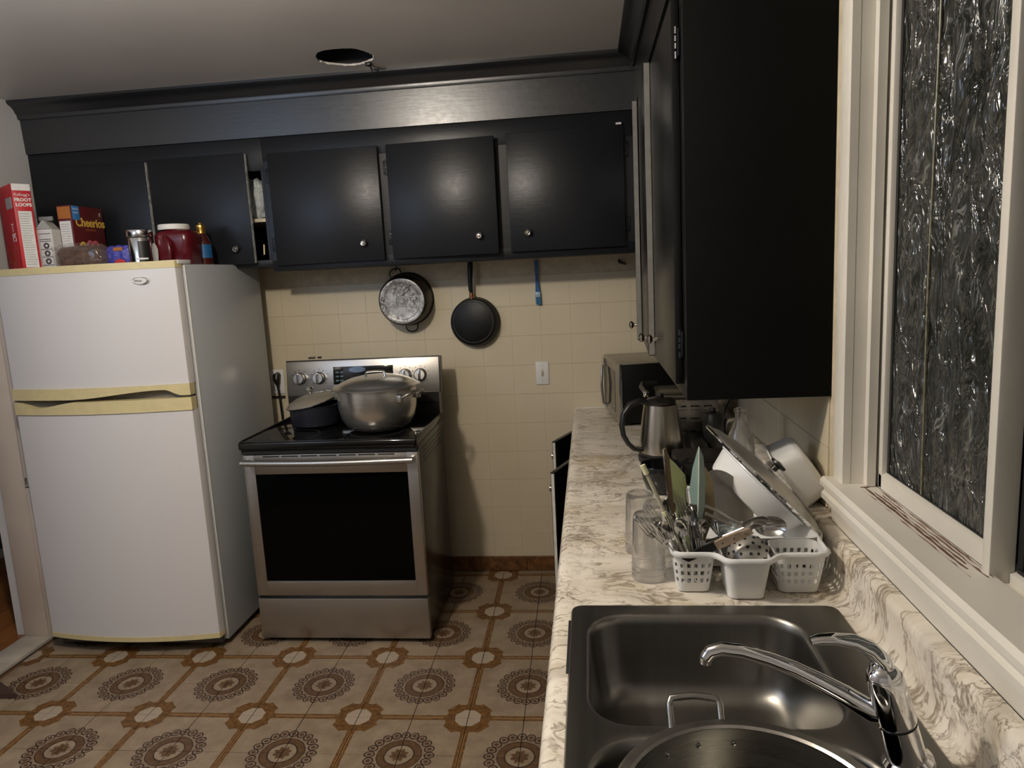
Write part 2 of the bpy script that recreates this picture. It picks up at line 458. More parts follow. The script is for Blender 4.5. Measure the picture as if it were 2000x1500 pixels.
hcx, hcy, hr = -.935, 2.925, .113
def ceiling():
    m = MB(); n = 48
    inner = []; outer = []
    x0, x1, y0, y1 = -3.7, .62, -1.6, 4.4
    for k in range(n):
        a = 2*PI*k/n; c, s_ = math.cos(a), math.sin(a)
        rr = hr*(1+.03*math.sin(5*a)+random.uniform(-.02, .02))
        inner.append((hcx+rr*c, hcy+rr*s_))
        t = min(((x1-hcx) if c > 0 else (x0-hcx))/c if abs(c) > 1e-6 else 1e9, ((y1-hcy) if s_ > 0 else (y0-hcy))/s_ if abs(s_) > 1e-6 else 1e9)
        outer.append((hcx+t*c, hcy+t*s_))
    pts = [(*p, 2.43) for p in inner]+[(*p, 2.43) for p in outer]+[(*p, 2.437) for p in inner]
    fs = [[k, (k+1) % n, n+(k+1) % n, n+k] for k in range(n)]+[[k, (k+1) % n, 2*n+(k+1) % n, 2*n+k] for k in range(n)]
    # fill the four corners
    b = len(pts); pts += [(x0, y0, 2.43), (x1, y0, 2.43), (x1, y1, 2.43), (x0, y1, 2.43)]
    for ci, (cx, cy) in enumerate(((x0, y0), (x1, y0), (x1, y1), (x0, y1))):
        best = None
        for k in range(n):
            p, q = outer[k], outer[(k+1) % n]
            on = lambda P: (abs(P[0]-cx) < 1e-6, abs(P[1]-cy) < 1e-6)
            if any(on(p)) and any(on(q)) and on(p) != on(q): m_ = k
            else: continue
            if (abs(p[0]-cx) < 1e-6 or abs(p[1]-cy) < 1e-6) and (abs(q[0]-cx) < 1e-6 or abs(q[1]-cy) < 1e-6): best = k
        if best is not None: fs.append([n+best, n+(best+1) % n, b+ci])
    m.faces(pts, fs)
    return m
struct(ceiling().build('ceiling', M_ceil))
hb = thing('ceiling_cavity', 'ragged round hole cut in the ceiling above the wall cabinets', 'ceiling hole', (hcx, hcy, 2.44))
MB().lathe([(hr*1.08, 0), (hr*1.1, .12), (0, .12)], (hcx, hcy, 2.438), 32).build('dark_well', M_dark, hb)
m = MB()
for k in range(14):
    a = 2*PI*(k+.3)/14+random.uniform(-.1, .1); rr = hr*1.01
    if math.sin(a) > .2: m.box(-.009, .009, -.003, .003, -.003, .006, .002, Matrix.Translation((hcx+rr*math.cos(a), hcy+rr*math.sin(a), 2.431)) @ Matrix.Rotation(a+PI/2, 4, 'Z'))
m.build('plaster_crumbs', simple('raw_plaster', (.75, .70, .62), .9), hb, kind='stuff')
m = MB(); m.box(-.012, .012, -.012, .012, -.010, .002, .003, Matrix.Translation((-.868, 3.02, 2.428)))
m.tube([(-.875, 3.01, 2.423), (-.862, 3.03, 2.415), (-.858, 3.04, 2.40)], .003, 6)
m.build('wire_stub', M_blackpl, hb)
m = MB(); m.box(-.008, .008, -.055, .055, -.004, .001, .001, Matrix.Translation((-.848, 3.075, 2.4295)) @ Matrix.Rotation(-.45, 4, 'Z')); m.build('wire_cover', simple('wire_cover_paint', (.30, .26, .22), .6), hb)

# right wall (around the window), front wall
WX = .555
struct(MB().box(WX, .68, 1.60, 3.5512, 0, 2.43).build('wall_right', M_joint))
struct(MB().box(WX, .68, -1.6, 1.60, 0, 1.04).build('wall_right_lower', M_white_paint))
struct(MB().box(WX, .68, -1.6, 1.60, 2.16, 2.43).build('wall_right_upper', M_wallw))
struct(MB().box(WX, .68, -1.6, .35, 1.04, 2.16).build('wall_right_near', M_wallw))
struct(MB().box(-2.7, .68, -1.72, -1.6, 0, 2.43).build('wall_front', M_wallw))
wr = bpy.data.objects['wall_right']
wt2 = MB().box(-.0045, .0, -px/2+.0005, px/2-.0005, -pz/2+.0005, pz/2-.0005, .0009, seg=1).mesh('wall_tile_side', 30); wt2.materials.append(M_wtile)
for iz, z in ((0, 1.179), (1, 1.031)):
    for k in range(12):
        y = 1.72+px*(k+.5)
        if y > 3.5: continue
        o = bpy.data.objects.new('wall_tile', wt2); COL.objects.link(o); o.parent = wr; o.location = (WX, y, z)

# crown moulding and soffit
SOF = .2145
struct(MB().prism([(3.192, 2.205), (3.180, 2.43), (3.5512, 2.43), (3.5512, 2.205)], 0, -2.578, .555).build('trim_soffit_back', M_soffit))
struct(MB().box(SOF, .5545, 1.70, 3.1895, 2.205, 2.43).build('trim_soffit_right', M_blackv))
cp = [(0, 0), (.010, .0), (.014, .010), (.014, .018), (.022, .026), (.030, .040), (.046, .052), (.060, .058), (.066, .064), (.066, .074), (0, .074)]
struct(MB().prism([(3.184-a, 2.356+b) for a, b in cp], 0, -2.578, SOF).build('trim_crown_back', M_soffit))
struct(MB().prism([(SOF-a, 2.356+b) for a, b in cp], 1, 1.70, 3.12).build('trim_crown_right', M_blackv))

# ------------------------------------------------------------------ window
w = struct(MB().prism([(.535, 1.06), (.515, 1.062), (.508, 1.054), (.508, 1.044), (.516, 1.038), (.518, 1.030), (.512, 1.024), (.512, 1.012), (.520, 1.004), (.528, 1.000), (.528, .992), (.534, .986), (.536, .957), (.5548, .957), (.5548, 1.043), (.604, 1.043), (.604, 1.058)], 1, .35, 1.637).build('window_1', M_white_paint))
def mk_sill_wood():
    g = G('bare_brown_wood'); n = g.noise(g.map(g.pos(), (90, 12, 30)), 1.3, 4, .7)
    g.set(Base_Color=g.ramp(n, (.3, (.06, .025, .014)), (.7, (.22, .11, .07))), Roughness=.7); return g.m
M_bare = mk_sill_wood()
def chip(x0, x1, y0, y1, n=26, jit=.0018):
    m = MB(); pts = []
    for i in range(n+1):
        y = y0+(y1-y0)*i/n; e = 0 if 0 < i < n else (x1-x0)*.35
        pts += [(x0+e+random.uniform(-jit, jit)*.5, y, 1.0592), (x1-e+random.uniform(-jit, jit), y, 1.0592)]
    m.faces(pts, [[2*i, 2*i+1, 2*i+3, 2*i+2] for i in range(n)])
    return m
for (x0, x1, y0, y1) in ((.5660, .5672, 1.10, 1.545), (.5735, .5785, 1.13, 1.56), (.5815, .5850, 1.15, 1.52), (.5900, .5925, 1.10, 1.50), (.5975, .6005, 1.10, 1.53), (.550, .557, .50, 1.075), (.568, .5845, 1.552, 1.56)):
    chip(x0, x1, y0, y1).build('bare_wood_strip', M_bare, w, label='strip of bare brown wood where paint has worn off')
# casing of the far side, jamb reveals, head
MB().prism([(.5548, 1.580), (.5548, 1.637), (.538, 1.637), (.536, 1.630), (.536, 1.612), (.541, 1.609), (.541, 1.604), (.535, 1.600), (.535, 1.586), (.538, 1.580)], 2, .957, 2.24).build('casing', M_white_paint, w)
MB().prism([(.5555, 1.5805), (.5555, 1.6), (.66, 1.6), (.66, 1.5805)], 2, 1.059, 2.16).build('jamb', M_white_paint, w)
MB().prism([(.582, 1.560), (.582, 1.580), (.600, 1.580), (.600, 1.560)], 2, 1.060, 2.16).build('window_stop', M_white_paint, w)
MB().box(.582, .600, .36, 1.560, 2.14, 2.16).build('window_head', M_white_paint, w)
MB().box(.535, .5548, .35, 1.637, 2.16, 2.24, .004).build('head_casing', M_white_paint, w)
# far sash (inner track): bottom rail, far stile, near stile, pane
sw = MB(); sw.prism([(.606, 1.058), (.606, 1.088), (.616, 1.094), (.628, 1.094), (.628, 1.058)], 1, 1.13, 1.56); sw.box(.606, .628, 1.545, 1.578, 1.058, 2.14, .002)
sw.build('sash_frame', M_white_paint, w)
sw = MB(); sw.box(.596, .634, 1.108, 1.130, 1.040, 2.15, .002); sw.build('meeting_stile', M_white_paint, w)
m = MB(); m.box(.6165, .6215, 1.535, 1.546, 1.09, 2.14); m.box(.616, .620, 1.13, 1.546, 1.092, 1.0965); m.build('pane_gasket', M_blackpl, w)
def mk_film():
    g = G('rippled_glass'); v = g.map(g.pos(), (1, 1.2, .62))
    wp = g.noise(v, 5, 3, .55, out=1)
    wv = g.n('ShaderNodeVectorMath', operation='MULTIPLY_ADD'); g.link(wp, wv.inputs[0]); wv.inputs[1].default_value = (.22, .22, .30); g.link(v, wv.inputs[2])
    q = wv.outputs[0]
    n = g.noise(q, 13, 3, .5, 1.0); n2 = g.noise(q, 5, 3, .5, .5); n3 = g.noise(g.map(q, loc=(4, 4, 4)), 22, 2, .5, 1.5)
    def ridge(x, w): return g.ramp(g.math('ABSOLUTE', g.math('SUBTRACT', x, .5)), (0, (1, 1, 1)), (w, (0, 0, 0)))
    msk = g.ramp(g.noise(v, 11, 2), (.50, (0, 0, 0)), (.62, (1, 1, 1))); msk2 = g.ramp(g.noise(g.map(v, loc=(2, 7, 1)), 17, 2), (.54, (0, 0, 0)), (.66, (1, 1, 1)))
    stroke = g.math('ADD', g.math('MULTIPLY', ridge(n, .020), msk), g.math('MULTIPLY', ridge(n3, .03), msk2))
    veil = g.ramp(n, (.40, (0, 0, 0)), (.50, (.6, .6, .6)), (.56, (.1, .1, .1)), (.70, (.7, .7, .7)), (.8, (0, 0, 0)))
    c = g.mix(g.ramp(n2, (.35, (0, 0, 0)), (.7, (1, 1, 1))), (.012, .014, .012), (.034, .036, .031))
    c = g.mix(g.math('MULTIPLY', veil, .35), c, (.12, .125, .118))
    c = g.mix(g.math('MULTIPLY', stroke, .55), c, (.32, .33, .31))
    g.set(Base_Color=c, Roughness=.12, Specular_IOR_Level=.9)
    g.bump(g.math('ADD', n, g.math('MULTIPLY', n3, .5)), 1.0, .035)
    return g.m
M_film = mk_film()
def film(x, y0, y1, z0, z1, nu, nv):
    from mathutils import noise as NZ
    def fn(u, v):
        y = y0+(y1-y0)*u; z = z0+(z1-z0)*v
        e = min(u, 1-u, v, 1-v)*12; e = min(1, e)
        d = NZ.noise(Vector((y*26, z*11, 3)))*.004 + NZ.noise(Vector((y*55, z*28, 9)))*.0025 + .002*math.sin(y*70+NZ.noise(Vector((y*6, z*2, 1)))*5)
        return (x+d*e, y, z)
    return MB().grid(fn, nu, nv)
film(.619, 1.128, 1.536, 1.094, 2.14, 70, 130).build('window_pane', M_film, w, smooth=180)
# near sash (outer track)
sw = MB(); sw.prism([(.626, 1.046), (.626, 1.062), (.640, 1.066), (.652, 1.066), (.652, 1.046)], 1, .36, 1.16); sw.box(.630, .652, .36, .40, 1.066, 2.14); sw.build('sash_frame', M_white_paint, w)
m = MB(); m.box(.634, .642, 1.09, 1.104, 1.066, 2.14); m.box(.632, .642, .40, 1.10, 1.066, 1.073); m.build('pane_gasket', M_blackpl, w)
MB().tube([(.6165, 1.385, 1.098), (.6150, 1.388, 1.5), (.6160, 1.380, 2.13)], .0022, 6).build('film_fold', simple('yellowed_fold', (.17, .16, .10), .3, var=.5, scale=60), w)
film(.645, .40, 1.16, 1.07, 2.14, 66, 90).build('window_pane', M_film, w, smooth=180)
MB().box(.604, .66, .36, 1.58, 1.035, 1.046).build('outer_sill', M_white_paint, w)
# ------------------------------------------------------------------ counter, splash, base cabinet
CZ = .859
XE = -.096
def counter():
    m = MB()
    # rolled front edge + field, left of the sink
    prof = [(-.040, CZ), (-.060, CZ+.0015), (-.080, CZ+.003), (-.090, CZ-.001), (-.0955, CZ-.012), (-.096, CZ-.024), (-.092, CZ-.035), (-.082, CZ-.040), (-.060, CZ-.040), (-.055, CZ-.028), (-.040, CZ-.028)]
    m.prism(prof, 1, -.6, 3.546)
    m.box(-.040, .500, 1.378, 3.546, CZ-.028, CZ)
    m.box(-.040, .500, -.6, .505, CZ-.028, CZ)
    m.box(.440, .500, .505, 1.378, CZ-.028, CZ)
    m.box(-.040, -.034, .505, 1.378, CZ-.028, CZ)
    # coved splash
    sp = [(.470, CZ), (.486, CZ+.002), (.496, CZ+.008), (.502, CZ+.020), (.504, CZ+.080), (.507, CZ+.092), (.514, CZ+.0975), (.5345, CZ+.0975), (.5345, CZ-.028), (.470, CZ-.028)]
    m.prism(sp, 1, -.6, 1.66)
    m.prism([(min(a, .5499), b) for a, b in sp[:-3]]+[(.5499, CZ+.0975), (.5499, CZ-.028), (.470, CZ-.028)], 1, 1.66, 3.546)
    return m
ct = thing('worktop', 'long cream and brown veined marble worktop running along the window wall', 'countertop', (0, 1.5, CZ-.03))
counter().build('top', M_marble, ct, smooth=50)
MB().box(-.085, .50, 3.5455, 3.5465, CZ, CZ+.004).build('caulk_line', M_white_pl, ct)
bc = thing('base_cabinet', 'black base cabinet under the marble worktop with two doors ajar', 'cabinet', (.2, 1.6, 0))
m = MB(); m.box(-.058, .55, -.5, 3.545, .10, .32); m.box(-.058, -.040, -.5, 3.545, .32, CZ-.045); m.box(.0, .55, -.5, 3.545, .0005, .10)
m.box(.53, .55, -.5, 3.545, .32, CZ-.045); m.build('carcass', M_black, bc)
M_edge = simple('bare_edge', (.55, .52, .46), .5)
for (hx, hy, ex, ey, zt) in ((-.064, 3.385, -.178, 3.098, .800), (-.064, 2.94, -.163, 2.66, .785)):
    d = Vector((ex-hx, ey-hy, 0)); L = d.length; ang = math.atan2(d.y, d.x)
    T = Matrix.Translation((hx, hy, 0)) @ Matrix.Rotation(ang, 4, 'Z')
    dr = MB().box(0, L, -.0095, .0095, .12, zt, .002, T).build('door', M_blackv, bc)
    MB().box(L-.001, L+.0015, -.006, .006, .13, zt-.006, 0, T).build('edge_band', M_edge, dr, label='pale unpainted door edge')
    MB().box(.02, L-.014, .0095, .011, .16, zt-.016, 0, T).build('inner_panel', simple('inner_black', (.006, .006, .006), .6), dr)
    MB().cyl(T @ Vector((L-.05, -.009, zt-.08)), T @ Vector((L-.05, -.032, zt-.08)), .009, .014, 14).build('knob', M_knob, dr)
for y0 in (.1, .62, 1.14, 1.66, 2.1):
    dd = MB().box(-.077, -.0585, y0, y0+.47, .14, .80, .003).build('door', M_blackv, bc)

# ------------------------------------------------------------------ sink
def rrect(cx, cy, hx, hy, r, z, n=8):
    pts = []
    for q, (sx, sy) in enumerate(((1, 1), (-1, 1), (-1, -1), (1, -1))):
        for k in range(n+1):
            a = PI/2*q + PI/2*k/n
            pts.append((cx+sx*(hx-r)+r*math.cos(a), cy+sy*(hy-r)+r*math.sin(a), z))
    return pts
def loops(m, Ls, capend=True, startcap=False):
    n = len(Ls[0]); pts = [p for L in Ls for p in L]; fs = []
    for i in range(len(Ls)-1):
        for k in range(n):
            fs.append([i*n+k, i*n+(k+1) % n, (i+1)*n+(k+1) % n, (i+1)*n+k])
    if capend: fs.append([(len(Ls)-1)*n+k for k in range(n)])
    if startcap: fs.append(list(range(n))[::-1])
    m.faces(pts, fs)
sk = thing('double_sink', 'stainless steel double bowl drop-in sink set in the marble worktop', 'sink', (.2, .95, CZ))
SZ = CZ+.006
bowls = [(.178, 1.182, .206, .180, .075), (.178, .765, .206, .213, .085)]
m = MB()
# rim: outer rounded rectangle with two openings, made of cells in y
def deck():
    m = MB(); bm = m.bm
    x0, x1, y0, y1 = -.056, .468, .490, 1.398
    outer = rrect((x0+x1)/2, (y0+y1)/2, (x1-x0)/2, (y1-y0)/2, .022, SZ, 6)
    low = rrect((x0+x1)/2, (y0+y1)/2, (x1-x0)/2+.003, (y1-y0)/2+.003, .024, CZ+.0005, 6)
    ov = [bm.verts.new(p) for p in outer]; lv = [bm.verts.new(p) for p in low]
    n = len(ov); es = []
    for k in range(n):
        bm.faces.new([ov[k], ov[(k+1) % n], lv[(k+1) % n], lv[k]])
        es.append(bm.edges.get((ov[k], ov[(k+1) % n])))
    for (cx, cy, hx, hy, r) in bowls:
        L = [bm.verts.new(p) for p in rrect(cx, cy, hx, hy, r, SZ, 8)]
        for k in range(len(L)): es.append(bm.edges.new((L[k], L[(k+1) % len(L)])))
        # sunk lip and bowl walls
        prev = L
        dep = .165
        prof = [(.004, .002), (.008, .008), (.010, .02), (.018, dep*.55), (.026, dep-.035), (.034, dep-.018), (.048, dep-.006), (.068, dep)]
        for (ins, dz) in prof:
            q = [bm.verts.new(p) for p in rrect(cx, cy, hx-ins, hy-ins, max(.03, r-ins*.4), SZ-dz, 8)]
            for k in range(len(q)): bm.faces.new([prev[k], prev[(k+1) % len(q)], q[(k+1) % len(q)], q[k]])
            prev = q
        # bottom disc around the drain
        cv = bm.verts.new((cx, cy, SZ-dep-.004))
        for k in range(len(prev)): bm.faces.new([prev[k], prev[(k+1) % len(prev)], cv])
    bmesh.ops.triangle_fill(bm, use_beauty=True, use_dissolve=False, edges=es)
    return m
deck().build('sink_body', M_sink, sk, smooth=40)
for (cx, cy, hx, hy, r) in bowls:
    MB().lathe([(.0, .003), (.028, .002), (.040, .004), (.043, .001)], (cx, cy, SZ-.169), 28).build('drain', M_chrome, sk)
MB().box(-.0625, -.056, 1.15, 1.34, CZ-.0005, CZ+.003, .001).build('rim_sealant', M_dark, sk)

# ------------------------------------------------------------------ faucet
FB = Vector((.412, .93, SZ))
ft = thing('kitchen_faucet', 'chrome single-lever faucet with long curved spout behind the sink', 'faucet', FB)
FT = Vector((.372, .93, 1.012))
ax = (FT-FB)
def along(t): return FB+ax*t
MB().tube([FB+Vector((0, 0, .001)), along(.06), along(.10), along(.36), along(.42)], [.034, .033, .026, .0245, .0245], 28).build('base', M_chrome, ft)
MB().tube([along(.42), along(.445)], [.0215, .0215], 28).build('swivel_ring', M_blackpl, ft)
MB().tube([along(.445), along(.47), along(.75), along(.88), along(.90)], [.0245, .0258, .0245, .0232, .022], 28).build('body', M_chrome, ft)
sp = [along(.50)+Vector((.0, .003, 0)), (.364, .940, .938), (.330, .944, .960), (.300, .953, .973), (.268, .958, .988), (.235, .966, .998), (.200, .972, 1.006), (.172, .975, 1.008), (.156, .975, 1.003), (.150, .975, .994)]
MB().tube(sp, [.0160, .0150, .0132, .0120, .0110, .0104, .0100, .0100, .0098, .0092], 22).build('spout', M_chrome, ft)
MB().cyl((.1495, .975, .995), (.149, .975, .986), .0088, .0082, 20).build('aerator', M_alu_d, ft)
lv = [(.383, .934, .972), (.382, .935, .995), (.374, .937, 1.016), (.360, .939, 1.031), (.340, .940, 1.040), (.315, .941, 1.0435), (.296, .941, 1.0425), (.284, .941, 1.0395)]
MB().tube(lv, [.017, .0195, .0195, .0175, .0150, .0125, .0110, .0085], 20, flat=.62).build('lever', M_chrome, ft)
MB().lathe([(.0222, -.004), (.0215, .004), (.017, .011), (.010, .0145), (0, .0155)], (0, 0, 0), 28, Matrix.Translation(along(.90))).build('cap', M_chrome, ft)
MB().tube([along(.86)+Vector((-.012, 0, .006)), along(.97)+Vector((-.010, 0, .006))], [.010, .006], 14).build('lever_neck', M_chrome, ft)
# ------------------------------------------------------------------ pot soaking in the near bowl
M_pot = mk_steel('worn_pot_steel', (.40, .39, .36), .28, (3, 3, 90), .05)
pt = thing('soaking_pot', 'wide steel pot with a riveted loop handle lying in the near sink bowl', 'pot', (.180, .797, SZ-.165))
PR = .170; zt = .897; zb = SZ-.162
MB().lathe([(0, zb), (PR-.03, zb), (PR-.008, zb+.02), (PR-.001, zb+.07), (PR, zt-.004), (PR-.001, zt+.001), (PR-.010, zt+.001), (PR-.0105, zt-.012), (PR-.011, zb+.07), (PR-.014, zb+.026), (PR-.04, zb+.006), (0, zb+.004)], (.180, .797, 0), 72).build('pan_body', M_pot, pt)
MB().lathe([(PR+.004, zt-.001), (PR+.0065, zt+.002), (PR+.003, zt+.0045), (PR-.009, zt+.004), (PR-.0125, zt+.001), (PR-.011, zt-.001)], (.180, .797, 0), 72, close=True).build('rolled_rim', simple('rim_steel', (.52, .50, .46), .3, 1, bump=.02), pt)
hd = []
for t in range(17):
    a = t/16
    if a < .3: q = (-.036-.002*a, .0+.05*a/.3)
    elif a > .7: q = (.036+.002*(1-a), .05*(1-a)/.3)
    else:
        b = (a-.3)/.4; q = (-.036+.072*b, .05+.004*math.sin(PI*b))
    hd.append((.135+q[0], .797+PR+.001+q[1]*.60-abs(q[0])*.05, zt-.012+q[1]*.62))
MB().tube(hd, .0054, 12).build('loop_handle', M_pot, pt)
for (dx) in (-.06, -.005, .05):
    a = math.atan2(1, dx*4+.05); 
    p = Vector((.180+(PR-.0115)*math.cos(PI/2-(dx-.045)/PR), .797+(PR-.0115)*math.sin(PI/2-(dx-.045)/PR), zt-.024))
    MB().lathe([(0, .003), (.003, .002), (.0038, 0)], (0, 0, 0), 10, Matrix.Translation(p) @ Matrix.Rotation(PI/2, 4, 'X')).build('rivet', M_chrome, pt)
# ------------------------------------------------------------------ wall cabinets
def knob(c, n, parent, dark=False):
    n = Vector(n); q = n.to_track_quat('Z', 'Y').to_matrix().to_4x4()
    return MB().lathe([(0, 0), (.007, 0), (.006, .006), (.0055, .012), (.012, .016), (.0150, .021), (.0145, .026), (.011, .029), (.009, .0285), (.006, .031), (0, .0315)], (0, 0, 0), 20, Matrix.Translation(c) @ q).build('knob', M_knob, parent)
def hinge(c, ax, parent, side=1):
    m = MB()
    # ax 0: cabinets on the back wall (faces -y); ax 1: right wall (faces -x)
    for dz, h in ((-.026, .015), (-.006, .012), (.010, .012), (.028, .015)):
        m.cyl(Vector(c)+Vector((0, 0, dz-h/2)), Vector(c)+Vector((0, 0, dz+h/2)), .0048, n=10)
    if ax == 0: m.box(c[0]-.003, c[0]+.003+.012*side, c[1]+.001, c[1]+.006, c[2]-.03, c[2]+.03, .001) if side > 0 else m.box(c[0]-.015, c[0]+.003, c[1]+.001, c[1]+.006, c[2]-.03, c[2]+.03, .001)
    else: m.box(c[0]+.001, c[0]+.006, c[1]-.014, c[1]+.003, c[2]-.03, c[2]+.03, .001)
    return m.build('hinge', M_black, parent)
FY = 3.2
M_edge_glint = simple('painted_edge_glint', (.42, .42, .40), .3, var=.5, scale=60)  # glint along the door edges, put into the colour
def bdoor(x0, x1, z0, z1, parent, tilt=0, hinge_side=1, open_=0.0, kx=None, kz=None, edge=False):
    """overlay door on the back cabinets; hinge_side +1 = hinged on the right"""
    hx = x1 if hinge_side > 0 else x0
    T = Matrix.Translation((hx, FY, 0)) @ Matrix.Rotation(open_*hinge_side*-1 if hinge_side > 0 else open_, 4, 'Z') @ Matrix.Translation((-hx, -FY, 0))
    if hinge_side > 0: T = Matrix.Translation((hx, FY, 0)) @ Matrix.Rotation(open_, 4, 'Z') @ Matrix.Translation((-hx, -FY, 0))
    else: T = Matrix.Translation((hx, FY, 0)) @ Matrix.Rotation(-open_, 4, 'Z') @ Matrix.Translation((-hx, -FY, 0))
    d = MB().box(x0, x1, FY-.0195, FY-.0008, z0, z1, .0022, T).build('door', M_black, parent)
    if edge: MB().box(x1, x1+.0012, FY-.0185, FY-.002, z0+.004, z1-.004, 0, T).build('edge_band', M_edge_glint, d, label='pale strip painting a glint along the door edge')
    if kx is not None: knob(T @ Vector((kx, FY-.0195, kz)), T.to_3x3() @ Vector((0, -1, 0)), d)
    for z in (z0+.095, z1-.095): hinge((hx+(.006 if hinge_side > 0 else -.006), FY-.006, z), 0, parent, 1 if hinge_side > 0 else -1)
    return d
lc = thing('wall_cabinet', 'navy-black wall cabinet over the fridge with a torn open gap beside its door', 'cabinet', (-2.0, 3.4, 1.64))
m = MB()
m.box(-2.5775, -1.442, FY+.019, 3.545, 1.634, 1.652); m.box(-2.5775, -1.442, FY+.019, 3.545, 2.185, 2.204)
m.box(-2.5775, -2.56, FY+.019, 3.545, 1.652, 2.185); m.box(-1.460, -1.442, FY+.019, 3.545, 1.652, 2.185)
m.box(-2.56, -1.46, 3.53, 3.545, 1.652, 2.185)
m.build('carcass', M_black, lc)
m = MB()
m.box(-2.5775, -1.442, FY, FY+.019, 2.065, 2.204, .001); m.box(-2.5775, -1.442, FY, FY+.019, 1.634, 1.665, .001)
m.box(-2.5775, -2.52, FY, FY+.019, 1.665, 2.065); m.box(-2.01, -1.955, FY, FY+.019, 1.665, 2.065); m.box(-1.455, -1.442, FY, FY+.019, 1.665, 2.065)
m.build('face_frame', M_black, lc)
MB().box(-2.56, -1.46, 3.23, 3.53, 1.84, 1.855).build('shelf', simple('shelf_cream', (.62, .54, .40), .6), lc)
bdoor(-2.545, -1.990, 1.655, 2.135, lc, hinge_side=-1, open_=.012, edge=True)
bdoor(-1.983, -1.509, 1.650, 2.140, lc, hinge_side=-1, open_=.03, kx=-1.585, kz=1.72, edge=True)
MB().cyl((-1.475, 3.195, 1.69), (-1.472, 3.195, 1.735), .0035).build('latch_pin', M_cream, lc, label='short pale latch pin')
def mk_bagfilm():
    g = G('crumpled_film'); n = g.noise(g.pos(), 24, 5, .7, 1.0)
    g.set(Base_Color=g.ramp(n, (.3, (.30, .36, .38)), (.7, (.80, .84, .84))), Roughness=.3); g.bump(n, .8, .01); return g.m
M_bag = mk_bagfilm()
from mathutils import noise as NZ
m = MB(); bmesh.ops.create_icosphere(m.bm, subdivisions=4, radius=1)
for v in m.bm.verts:
    d = NZ.noise(v.co*3)*.25+NZ.noise(v.co*8)*.10; c = v.co*(1+d)
    v.co = Vector((-1.545+c.x*.062, 3.33+c.y*.05, 1.950+c.z*.094))
tag(m.build('plastic_bag', M_bag, smooth=60), 'crumpled pale plastic bag on the cabinet shelf behind the open gap', 'bag')

rc = thing('wall_cabinet', 'black painted wall cabinet above the stove with three knobbed doors', 'cabinet', (-.6, 3.4, 1.62))
m = MB()
X0, X1 = -1.441, .2135
m.box(X0, X1, FY+.019, 3.545, 1.6125, 1.63); m.box(X0, X1, FY+.019, 3.545, 2.185, 2.204); m.box(X0, X0+.018, FY+.019, 3.545, 1.63, 2.185); m.box(X1-.018, X1, FY+.019, 3.545, 1.63, 2.185); m.box(X0, X1, 3.53, 3.545, 1.63, 2.185)
m.build('carcass', M_black, rc)
m = MB(); m.box(X0, X1, FY, FY+.019, 2.10, 2.204, .001); m.box(X0, X1, FY, FY+.019, 1.611, 1.66, .001)
for (a, b) in ((X0, -1.38), (-.93, -.845), (-.40, -.315), (.15, X1)): m.box(a, b, FY, FY+.019, 1.66, 2.10)
m.build('face_frame', M_black, rc)
bdoor(-1.412, -.904, 1.636, 2.131, rc, hinge_side=-1, open_=.012, kx=-.991, kz=1.716)
bdoor(-.866, -.383, 1.638, 2.133, rc, hinge_side=-1, open_=.062, kx=-.464, kz=1.718)
bdoor(-.334, .166, 1.640, 2.143, rc, hinge_side=1, open_=.006, kx=-.257, kz=1.720)
MB().box(.135, .158, 3.1785, 3.1805, 2.146, 2.154).build('paint_chip', M_white_pl, rc, label='small white chip in the black paint')

FX = .2245; NY = 1.716; ZB = 1.233
rr_ = thing('wall_cabinet', 'tall black wall cabinet beside the window with doors seen edge on', 'cabinet', (.4, 2.4, ZB))
m = MB()
m.box(FX+.019, .5545, NY, NY+.018, ZB, 2.204, .0015); m.box(FX+.019, .5545, NY+.018, 3.185, ZB+.004, ZB+.02); m.box(FX+.019, .5545, NY+.018, 3.185, 2.186, 2.204); m.box(.54, .5545, NY+.018, 3.185, ZB+.02, 2.186); m.box(FX+.019, .54, 3.167, 3.185, ZB+.02, 2.186)
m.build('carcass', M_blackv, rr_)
m = MB(); m.box(FX, FX+.019, NY, 3.185, ZB-.002, ZB+.045, .001); m.box(FX, FX+.019, NY, 3.185, 2.13, 2.204, .001)
for (a, b) in ((NY, NY+.055), (2.29, 2.36), (2.80, 2.87), (3.12, 3.185)): m.box(FX, FX+.019, a, b, ZB+.044, 2.131, .001)
m.build('face_frame', M_blackv, rr_)
MB().box(FX, .5545, NY-.004, NY-.0005, ZB-.002, 2.43, .0012).build('end_panel', M_flat, rr_)
M_dooredge = simple('grey_door_edge', (.20, .195, .175), .4)  # pale grey carries the brightness of the lit near edges
def rdoor(y0, y1, z0, z1, hinge_far, op, kz):
    hy = y1 if hinge_far else y0
    T = Matrix.Translation((FX, hy, 0)) @ Matrix.Rotation(-op if hinge_far else op, 4, 'Z') @ Matrix.Translation((-FX, -hy, 0))
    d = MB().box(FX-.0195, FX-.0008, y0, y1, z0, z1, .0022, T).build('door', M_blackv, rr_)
    if hinge_far: MB().box(FX-.0185, FX-.0015, y0-.0012, y0, z0+.003, z1-.003, 0, T).build('edge_band', M_dooredge, d, label='pale grey strip painting the lit door edge')
    ky = y0+.045 if hinge_far else y1-.045
    knob(T @ Vector((FX-.0195, ky, kz)), T.to_3x3() @ Vector((-1, 0, 0)), d)
    for z in (z0+.10, z1-.10):
        hinge((FX-.008, hy+(.006 if hinge_far else -.006), z), 1, rr_)
rdoor(1.772, 2.315, 1.262, 2.152, False, .0, 1.325)
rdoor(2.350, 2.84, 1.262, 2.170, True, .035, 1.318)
rdoor(2.860, 3.165, 1.262, 2.170, True, .07, 1.32)

